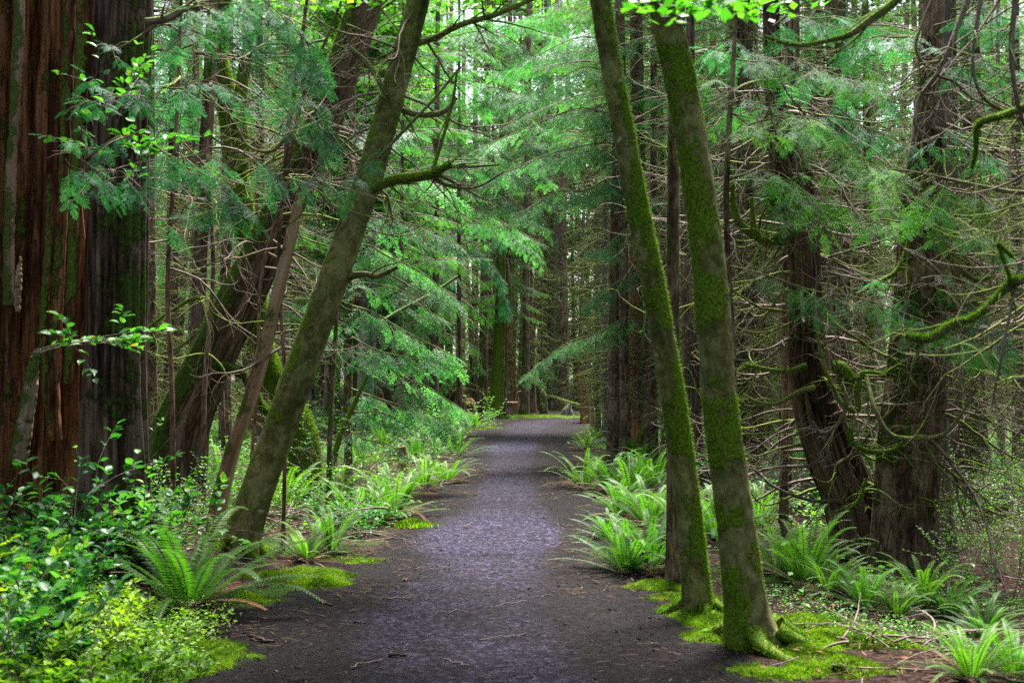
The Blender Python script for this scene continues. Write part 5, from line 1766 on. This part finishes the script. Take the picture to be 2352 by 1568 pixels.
inst(mb, SML, np.stack([x, y, z], 1), np.stack([np.cos(a), np.sin(a), r.normal(.1, .3, len(x))], 1), np.array([0, 0, 1.]) + r.normal(0, .4, (len(x), 3)), r.uniform(.010, .026, len(x)), 0, r)
# both slopes and the floor between the trunks
x, y = scatter(230000, (-18, 18, 8, 46), lambda x, y: (np.abs(x) < .45 * y) * sstep(.1, .9, off(x, y) + .5 * (n2(x, y, 1.2, 3, 3.) - .5)) * (.06 + .94 * sstep(.52, .64, n2(x, y, .8, 4, 17.))) * .7 * np.where((x > 0) & (x < .31 * y) & (y < 24), .22, 1.))
z = H(x, y) + r.random(len(x)) ** 1.5 * .22
a = r.random(len(x)) * 6.28
inst(mb, SML, np.stack([x, y, z], 1), np.stack([np.cos(a), np.sin(a), r.normal(.1, .3, len(x))], 1), np.array([0, 0, 1.]) + r.normal(0, .4, (len(x), 3)), r.uniform(.02, .05, len(x)) * (1 + y / 25), 0, r)
tag(mb.build("ground_cover", [M['bright'], M['yellowgreen']]), "mat of small bright leaves covering the banks and forest floor", "ground cover", kind="stuff")

MOSS = [(838, 1290, .38, .16), (700, 1325, .42, .18), (640, 1335, .3, .14), (740, 1345, .25, .08), (1505, 1352, .30, .16), (1545, 1372, .34, .16), (1600, 1420, .50, .20), (1560, 1405, .35, .16), (1700, 1478, .45, .2),
        (1780, 1470, .34, .2), (1850, 1440, .40, .15), (1900, 1425, .35, .12), (1640, 1470, .3, .1), (1870, 1480, .30, .12), (1930, 1545, .36, .14), (1770, 1545, .3, .12), (1820, 1500, .25, .1),
        (560, 1370, .25, .15), (490, 1500, .45, .25), (430, 1530, .45, .25), (380, 1480, .4, .25), (1120, 985, 1.3, .6), (1090, 975, 1.2, .8), (1280, 958, 2.6, 1.6), (1330, 960, 2.0, 1.2), (1220, 957, 1.8, 1.2), (960, 1210, .3, .2),
        (1960, 1460, .3, .1), (2010, 1480, .3, .1), (1720, 1430, .3, .12), (1650, 1440, .3, .12)]
mb = MB()
for k, (u, v, rx, ry) in enumerate(MOSS):
    b = ghit(u, v)
    rx = rx * .85 if b[1] < 30 else rx
    n = 34
    gxx, gyy = np.meshgrid(np.linspace(-1.3, 1.3, n), np.linspace(-1.3, 1.3, n))
    ry = max(ry, rx * .7)
    X = b[0] + gxx * rx
    Y = b[1] + gyy * ry
    rr = np.hypot(gxx, gyy) + 2.2 * (n2(X, Y, 4.5 if b[1] < 30 else 1., 5, k) - .42)
    hgt = (.05 if b[1] < 30 else .06) * (1 - rr * 1.5)
    Z = H(X, Y) + .014 + np.clip(hgt, -.06, .05) + .02 * (n2(X, Y, 16, 2, k) - .5)
    idx = np.arange(n * n).reshape(n, n)
    q = np.stack([idx[:-1, :-1], idx[:-1, 1:], idx[1:, 1:], idx[1:, :-1]], -1).reshape(-1, 4)
    keep = rr[:-1, :-1].ravel() < .75
    mb.add(np.stack([X, Y, Z], -1).reshape(-1, 3), q[keep], 0, r.random(keep.sum()) * .5, smooth=True)
    m = int(9000 if b[1] < 13 else 3000)
    px, py = r.uniform(-1.2, 1.2, (2, m))
    X, Y = b[0] + px * rx, b[1] + py * ry
    rr = np.hypot(px, py) + 2.2 * (n2(X, Y, 4.5 if b[1] < 30 else 1., 5, k) - .42)
    kk = rr < .75 + .5 * r.random(m) ** 1.5
    X, Y, rr = X[kk], Y[kk], rr[kk]
    p = np.stack([X, Y, H(X, Y) + .012 + np.clip(.05 * (1 - rr * 1.5), -.01, .05)], 1)
    s_ = .0035 if b[1] < 13 else .012
    l_ = .022 if b[1] < 13 else .05
    side = norm(r.normal(0, 1, (len(p), 3)) * [1, 1, .1])
    tip = p + norm(r.normal(0, .6, (len(p), 3)) + [0, 0, .8]) * l_
    V = np.stack([p - side * s_, p + side * s_, tip], 1).reshape(-1, 3)
    mb.add(V, np.arange(len(V)).reshape(-1, 3), 0, np.clip(2.2 * n2(X, Y, 9., 3, 3.) - .75 + .35 * r.random(len(p)), 0, 1))
tag(mb.build("moss_cushions", [M['moss']]), "bright moss cushions along the path edges and round the alders' feet", "moss", kind="stuff")


def sticks(n, box, dens, L, rad, lift=.01, seed=0):
    rr = R_(seed)
    m = MB()
    x, y = scatter(n, box, dens)
    for a, b_ in zip(x, y):
        l = L * rr.uniform(.3, 1.6)
        an = rr.uniform(0, 6.28)
        k = rr.normal(0, .25)
        t = np.linspace(0, 1, 4)
        px = a + math.cos(an) * l * t - math.sin(an) * k * l * t * t
        py = b_ + math.sin(an) * l * t + math.cos(an) * k * l * t * t
        pz = H(px, py) + lift + rr.random() * lift * 2 + rr.normal(0, .25) * l * t * .3 * (rr.random() < .3) + .012
        tube(m, np.stack([px, py, np.maximum(pz, H(px, py) + .005)], 1), np.linspace(rad, rad * .5, 4) * rr.uniform(.5, 1.4), 4, 0, moss=lambda n_, s, p: .1)
    return m


m1 = sticks(2600, (-14, 14, 4, 34), lambda x, y: (np.abs(x) < .46 * y) * sstep(-.1, .5, off(x, y)), .32, .0055, .012, 5)
tag(m1.build("forest_litter", [M['twig']]), "fallen twigs strewn over the soil beside the path", "litter", kind="stuff")
x, y = scatter(12000, (-2.4, 2.6, 3.5, 22), lambda x, y: (sstep(-.8, -.1, off(x, y)) * .8 + .2) * sstep(.42, .6, n2(x, y, 1.5, 3, 2.)))
an = r.uniform(0, 6.28, len(x))
l = r.uniform(.02, .11, len(x))
p = np.stack([x, y, H(x, y) + .040], 1)
d = np.stack([np.cos(an), np.sin(an) * .6, r.normal(0, .06, len(x))], 1)
s_ = np.stack([-np.sin(an), np.cos(an), np.zeros(len(x))], 1) * (.0014 + .0002 * y)[:, None]
V = np.stack([p - s_, p + s_, p + s_ + d * l[:, None], p - s_ + d * l[:, None]], 1).reshape(-1, 3)
mb = MB()
mb.add(V, np.arange(len(V)).reshape(-1, 4), 0, r.random(len(x)))
tag(mb.build("needle_litter", [M['deadfern']]), "thin reddish needles and twiglets scattered on the gravel", "litter", kind="stuff")
x, y = scatter(9000, (-10, 10, 4, 24), lambda x, y: (np.abs(x) < .46 * y) * sstep(.0, .6, off(x, y)) * .9)
an = r.uniform(0, 6.28, len(x))
mb = MB()
inst(mb, SML, np.stack([x, y, H(x, y) + .02 + .05 * r.random(len(x))], 1), np.stack([np.cos(an), np.sin(an), r.normal(0, .3, len(x))], 1), np.array([0, 0, 1.]) + r.normal(0, .4, (len(x), 3)), r.uniform(.02, .06, len(x)), 0, r)
tag(mb.build("leaf_litter", [M['deadfern']]), "brown dead leaves and fern scraps lying on the soil", "litter", kind="stuff")

OCT = []
for k in range(3):
    v = np.array([(1, 0, 0), (0, 1, 0), (-1, 0, 0), (0, -1, 0), (0, 0, .7), (0, 0, -.7)], float) * rng.uniform(.5, 1.2, (6, 1))
    OCT.append((v, np.array([(0, 1, 4), (1, 2, 4), (2, 3, 4), (3, 0, 4), (1, 0, 5), (2, 1, 5), (3, 2, 5), (0, 3, 5)])))


def crumb_material():
    m, nt, b = mat_new("soil_crumbs")
    at = nd(nt, "ShaderNodeAttribute", attribute_name="rnd")
    r_ = ramp(nt, [(0.0, (0.004, 0.003, 0.004)), (0.6, (0.022, 0.015, 0.018)), (0.9, (0.07, 0.055, 0.07)), (1.0, (0.16, 0.14, 0.16))])
    nt.links.new(at.outputs["Fac"], r_.inputs[0])
    nt.links.new(r_.outputs[0], b.inputs["Base Color"])
    b.inputs["Roughness"].default_value = 0.9
    b.inputs["Specular IOR Level"].default_value = 0.08
    return m


M['crumb'] = crumb_material()
x, y = scatter(46000, (-2.4, 2.6, 4.0, 20), lambda x, y: (off(x, y) < .5) * (.15 + .85 * sstep(-1.1, -.15, off(x, y))) * sstep(.30, .62, n2(x, y, 2.2, 3, 5.)) * sstep(21, 8, y))
mb = MB()
XLc, XRc = xl(y), xr(y)
zz = H(x, y) + 0.012 + 0.07 * np.clip(np.minimum(x - XLc, XRc - x) + 0.16 * (n2(x, y, 2.6, 4, 1.0) - .45), -0.4, 0.2) + 0.030 * (n2(x, y, 9, 4, 2.0) - .5) + 0.03 * (n2(x, y, 1.6, 2, 6.0) - .5)
zz = np.maximum(zz, H(x, y))
inst(mb, OCT, np.stack([x, y, zz], 1), r.normal(0, 1, (len(x), 3)), r.normal(0, 1, (len(x), 3)), r.uniform(.002, .009, len(x)) * (1 + 1.2 * (r.random(len(x)) < .1)), 0, r)
tag(mb.build("gravel_crumbs", [M['crumb']]), "dark crumbs of soil and small stones strewn over the path", "gravel", kind="stuff")

# single sticks on the gravel
for k, (u1, v1, u2, v2, w, lab) in enumerate([
    (575, 1478, 630, 1487, 10, "black stubby stick on the left edge of the path below the large fern"), (892, 1520, 934, 1519, 9, "short dark stick lying level near the bottom of the path"),
    (804, 1550, 880, 1532, 4, "thin reddish twig slanting at the bottom left of the path"), (1020, 1530, 1078, 1548, 4, "thin dark twig slanting down right at the bottom of the path"),
    (926, 1345, 942, 1342, 6, "dark chip of wood on the left half of the path"), (890, 1388, 945, 1384, 4, "straight dark twig across the path, just beyond the short stick"),
    (985, 1424, 1058, 1416, 3, "long thin twig lying across the middle of the path"), (785, 1440, 842, 1444, 5, "dark flat twig at the left edge of the gravel"),
    (1125, 1405, 1210, 1393, 3, "hair-thin dark twig on the gravel right of the middle"), (1235, 1380, 1268, 1380, 3, "pale tipped twig on the right half of the path"),
    (1100, 1485, 1210, 1468, 3, "longest thin dark twig across the middle of the path"),
    (735, 1395, 762, 1402, 8, "brown curled stick beside the mossy left edge of the path")]):
    a_, b_ = ghit(u1, v1), ghit(u2, v2)
    mb = MB()
    t_ = np.linspace(0, 1, 8)[:, None]
    pa = a_ * (1 - t_) + b_ * t_ + np.array([0, 0, .032])
    pa[:, 2] = H(pa[:, 0], pa[:, 1]) + .036
    pa[1:-1] += R_(k).normal(0, .006, (6, 3))
    tube(mb, pa, np.linspace(1, .6, 8) * w * .5 * a_[1] / F, 6, 0, bark_disp(k, .2), None, cap=True)
    tag(mb.build("fallen_stick", [M['cedar' if w > 4 else 'twig']], None, tuple(pa[0])), lab, "stick", "sticks lying on the path")


# brush heaps
def brush(label, u, v, w, h, n_, seed, d=None, pale=False):
    b = ghit(u, v)
    r = R_(seed)
    mb = MB()
    for _ in range(n_):
        a = r.uniform(0, 6.28)
        p = np.array([r.normal(0, w * .45), r.normal(0, w * .3), r.uniform(.02, h * .7)])
        dead_branch(mb, p, (math.cos(a), math.sin(a) * .6, r.uniform(-.1, .5)), r.uniform(.3, 1.0) * w, r.uniform(.004, .010), r, .5, .1, 5, 1, 0, 4, .15, .10)
    o = mb.build("brush_heap", [M['snag' if pale else 'twig']])
    o.location = b
    o["kind"] = "thing"
    return tag(o, label, "brush heap", "heaps of dead branches")


brush("tangle of pale dead twigs at the foot of the olive trunk, right side", 680, 1250, .75, .42, 34, 1701)
brush("smaller heap of dead twigs between large fern and olive trunk", 470, 1300, .6, .35, 16, 1702)
brush("wide heap of reddish dead branches behind the slim trunk right of the alders", 1790, 1160, 1.6, .9, 44, 1703)
brush("dead branches piled between the twisted cedar and the brush behind it", 1890, 1130, 1.3, .8, 30, 1704)
brush("heap of dead branches on the far right slope", 2240, 1110, 1.6, .8, 36, 1705)
brush("broken twigs lying on the right slope below the ferns", 2110, 1500, .7, .14, 26, 1706)
brush("low heap of twigs at the left thicket's foot", 420, 1120, 1.2, .8, 30, 1707)
brush("dead twigs under the row of trunks right of the path", 1560, 1080, 1.4, .8, 26, 1708)


def log(name, label, u1, v1, u2, v2, d1, d2, w, mat, ms, fz=None, cat="log", seed=0):
    a_, b_ = P(u1, v1, d1), P(u2, v2, d2)
    t_ = np.linspace(0, 1, 24)[:, None]
    pa = a_ * (1 - t_) + b_ * t_
    base = pa[0].copy()
    pa = pa - base + np.stack([np.zeros(24), np.zeros(24), .02 * np.sin(np.linspace(0, 7, 24))], 1)
    t = thing(name, label, cat, base)
    mb = MB()
    g, nr, mk = tube(mb, pa, np.linspace(1, .8, 24) * w * .5 * d1 / F, 16, 0, bark_disp(seed, .14, 3, 0, 1, .1, 7), lambda n_, s, p: np.clip(ms + .6 * n_[:, 2], 0, 1.3), cap=True)
    mb.build("trunk", [M[mat]], t)
    if fz:
        mf = MB()
        fuzz(mf, g, nr, mk, fz[0], fz[1], fz[2], R_(seed), 0, .2, .6)
        mf.build("moss", [M['moss']], t)
    return t


log("fallen_log", "pale mossy log lying behind the wooden post and charred snag", 1256, 911, 1345, 934, 58, 52, 12, 'snag', .5, (1500, .05, .008), seed=31)
log("fallen_log", "thin pale log lying behind the bright mossy trunk", 1146, 899, 1182, 908, 62, 60, 7, 'grey', .3, seed=32)
log("fallen_log", "straight grey log in the brush behind the slim double trunk", 1730, 1143, 1900, 1153, 17, 16, 16, 'snag', .1, seed=33)
log("fallen_log", "mossy log at right running behind the pale grey trunk", 2150, 1150, 2310, 1166, 15.5, 14.5, 24, 'fir', .6, (4000, .03, .003), seed=34)
log("fallen_log", "mossy log low on the right slope behind the ferns", 1880, 1235, 1960, 1228, 17, 16.5, 26, 'fir', .7, (3000, .03, .003), seed=35)
log("fallen_log", "rotting mossy log across the left hollow", 700, 1080, 880, 1062, 22, 23, 24, 'fir', .7, (4000, .04, .004), seed=36)
log("fallen_log", "grey leaning pole crossing the wood left of the path", 868, 745, 1052, 636, 24, 25, 9, 'grey', .4, seed=37)
tree("stump", "short mossy stump with orange core among the left ferns", [(928, 1078, 26), (926, 1050, 22), (922, 1026, 19)], 'snag', ns=20, n=20, moss=mossf(.5, .5), top=None, capm='red', cat="stump", fz=(900, .02, .003))
tree("stump", "rotten stump with flared sides behind the dark thick trunk", [(877, 962, 26), (875, 930, 20), (872, 905, 16)], 'red', ns=20, n=20, moss=mossf(.3, .4), top=None, capm='red', cat="stump")
tree("stump", "old dark stump mound left of the trunk with mossy foot", [(1078, 945, 46), (1076, 930, 38), (1074, 914, 18)], 'red', ns=20, n=20, moss=mossf(.3, .5), top=None, capm='red', cat="stump")
tree("wooden_post", "short pointed greenish post at the far side of the path bend", [(1250, 949, 19), (1249, 930, 17), (1247, 905, 15), (1245, 893, 4)], 'snag', ns=12, n=20, moss=mossf(.7, .3), top=None, capm='snag', cat="post")
tree("stump", "jagged root mass lying behind the post at the bend", [(1303, 953, 30), (1304, 942, 22), (1310, 926, 5)], 'grey', ns=20, n=24, disp=bark_disp(77, .45, 3, .3, .3, .3, 7), moss=mossf(.35, .4), top=None, cat="stump")

# bench seen end-on: thick plank on two slab legs
b = ghit(1177, 950)
t = thing("park_bench", "rough wooden plank bench seen end-on at the end of the path", "bench", b)


def rough_box(x0, x1, y0, y1, z0, z1, m, name, par, seed):
    mb = MB()
    n = 5
    r = R_(seed)
    V = []
    for x in np.linspace(x0, x1, n):
        for y in np.linspace(y0, y1, n):
            for z in np.linspace(z0, z1, n):
                V.append((x, y, z))
    V = np.array(V) + r.normal(0, .004, (n ** 3, 3))
    g = np.arange(n ** 3).reshape(n, n, n)
    Fq = []
    for s_, rev in ((g[0], False), (g[-1], True), (g[:, 0], True), (g[:, -1], False), (g[:, :, 0], False), (g[:, :, -1], True)):
        q = np.stack([s_[:-1, :-1], s_[:-1, 1:], s_[1:, 1:], s_[1:, :-1]], -1).reshape(-1, 4)
        Fq.append(q[:, ::-1] if rev else q)
    mb.add(V, np.concatenate(Fq))
    return mb.build(name, [M[m]], par)


rough_box(-.22, .22, -.1, 1.5, .40, .47, 'snag', "seat", t, 1)
rough_box(-.16, .16, 0, .16, -.1, .397, 'snag', "leg", t, 2)
rough_box(-.16, .16, 1.2, 1.36, -.1, .397, 'snag', "leg", t, 3)
b = ghit(1187, 949)
t = thing("bent_branch", "pale peeled branch bent like a cane behind the bench", "branch", b + np.array([0, 1.6, 0]))
mb = MB()
rows = local(pix([(1188, 950, 5), (1186, 925, 5), (1188, 908, 5), (1192, 900, 5), (1202, 899, 4)], b[1] + 1.6), b + np.array([0, 1.6, 0]))
sp = smooth_path(rows, 24)
tube(mb, sp[:, :3], sp[:, 3], 8, 0)
mb.build("stem", [M['snag']], t)

# ---------------------------------------------------------------- labels of look-alikes: told apart by their order across the view
byl = {}
for o in S.objects:
    if o.parent is None and o.get("group") and o.get("label"):
        byl.setdefault(o["label"], []).append(o)
ORD = {5: ("leftmost", "second", "third", "fourth", "rightmost"), 6: ("leftmost", "second", "third", "fourth", "fifth", "rightmost"), 7: ("leftmost", "second", "third", "fourth", "fifth", "sixth", "rightmost"), 2: ("leftmost", "rightmost"), 3: ("leftmost", "middle", "rightmost"), 4: ("leftmost", "second", "third", "rightmost")}
for lab, os_ in byl.items():
    if len(os_) in ORD:
        os_.sort(key=lambda o: o.location.x / max(o.location.y, .1))
        for o, w_ in zip(os_, ORD[len(os_)]):
            o["label"] = w_ + " " + lab
for o in S.objects:
    lab = o.get("label")
    if lab and len(lab.replace("-", "-").split()) > 16:
        o["label"] = lab.replace(", far back", "").replace(" on the floor", "")
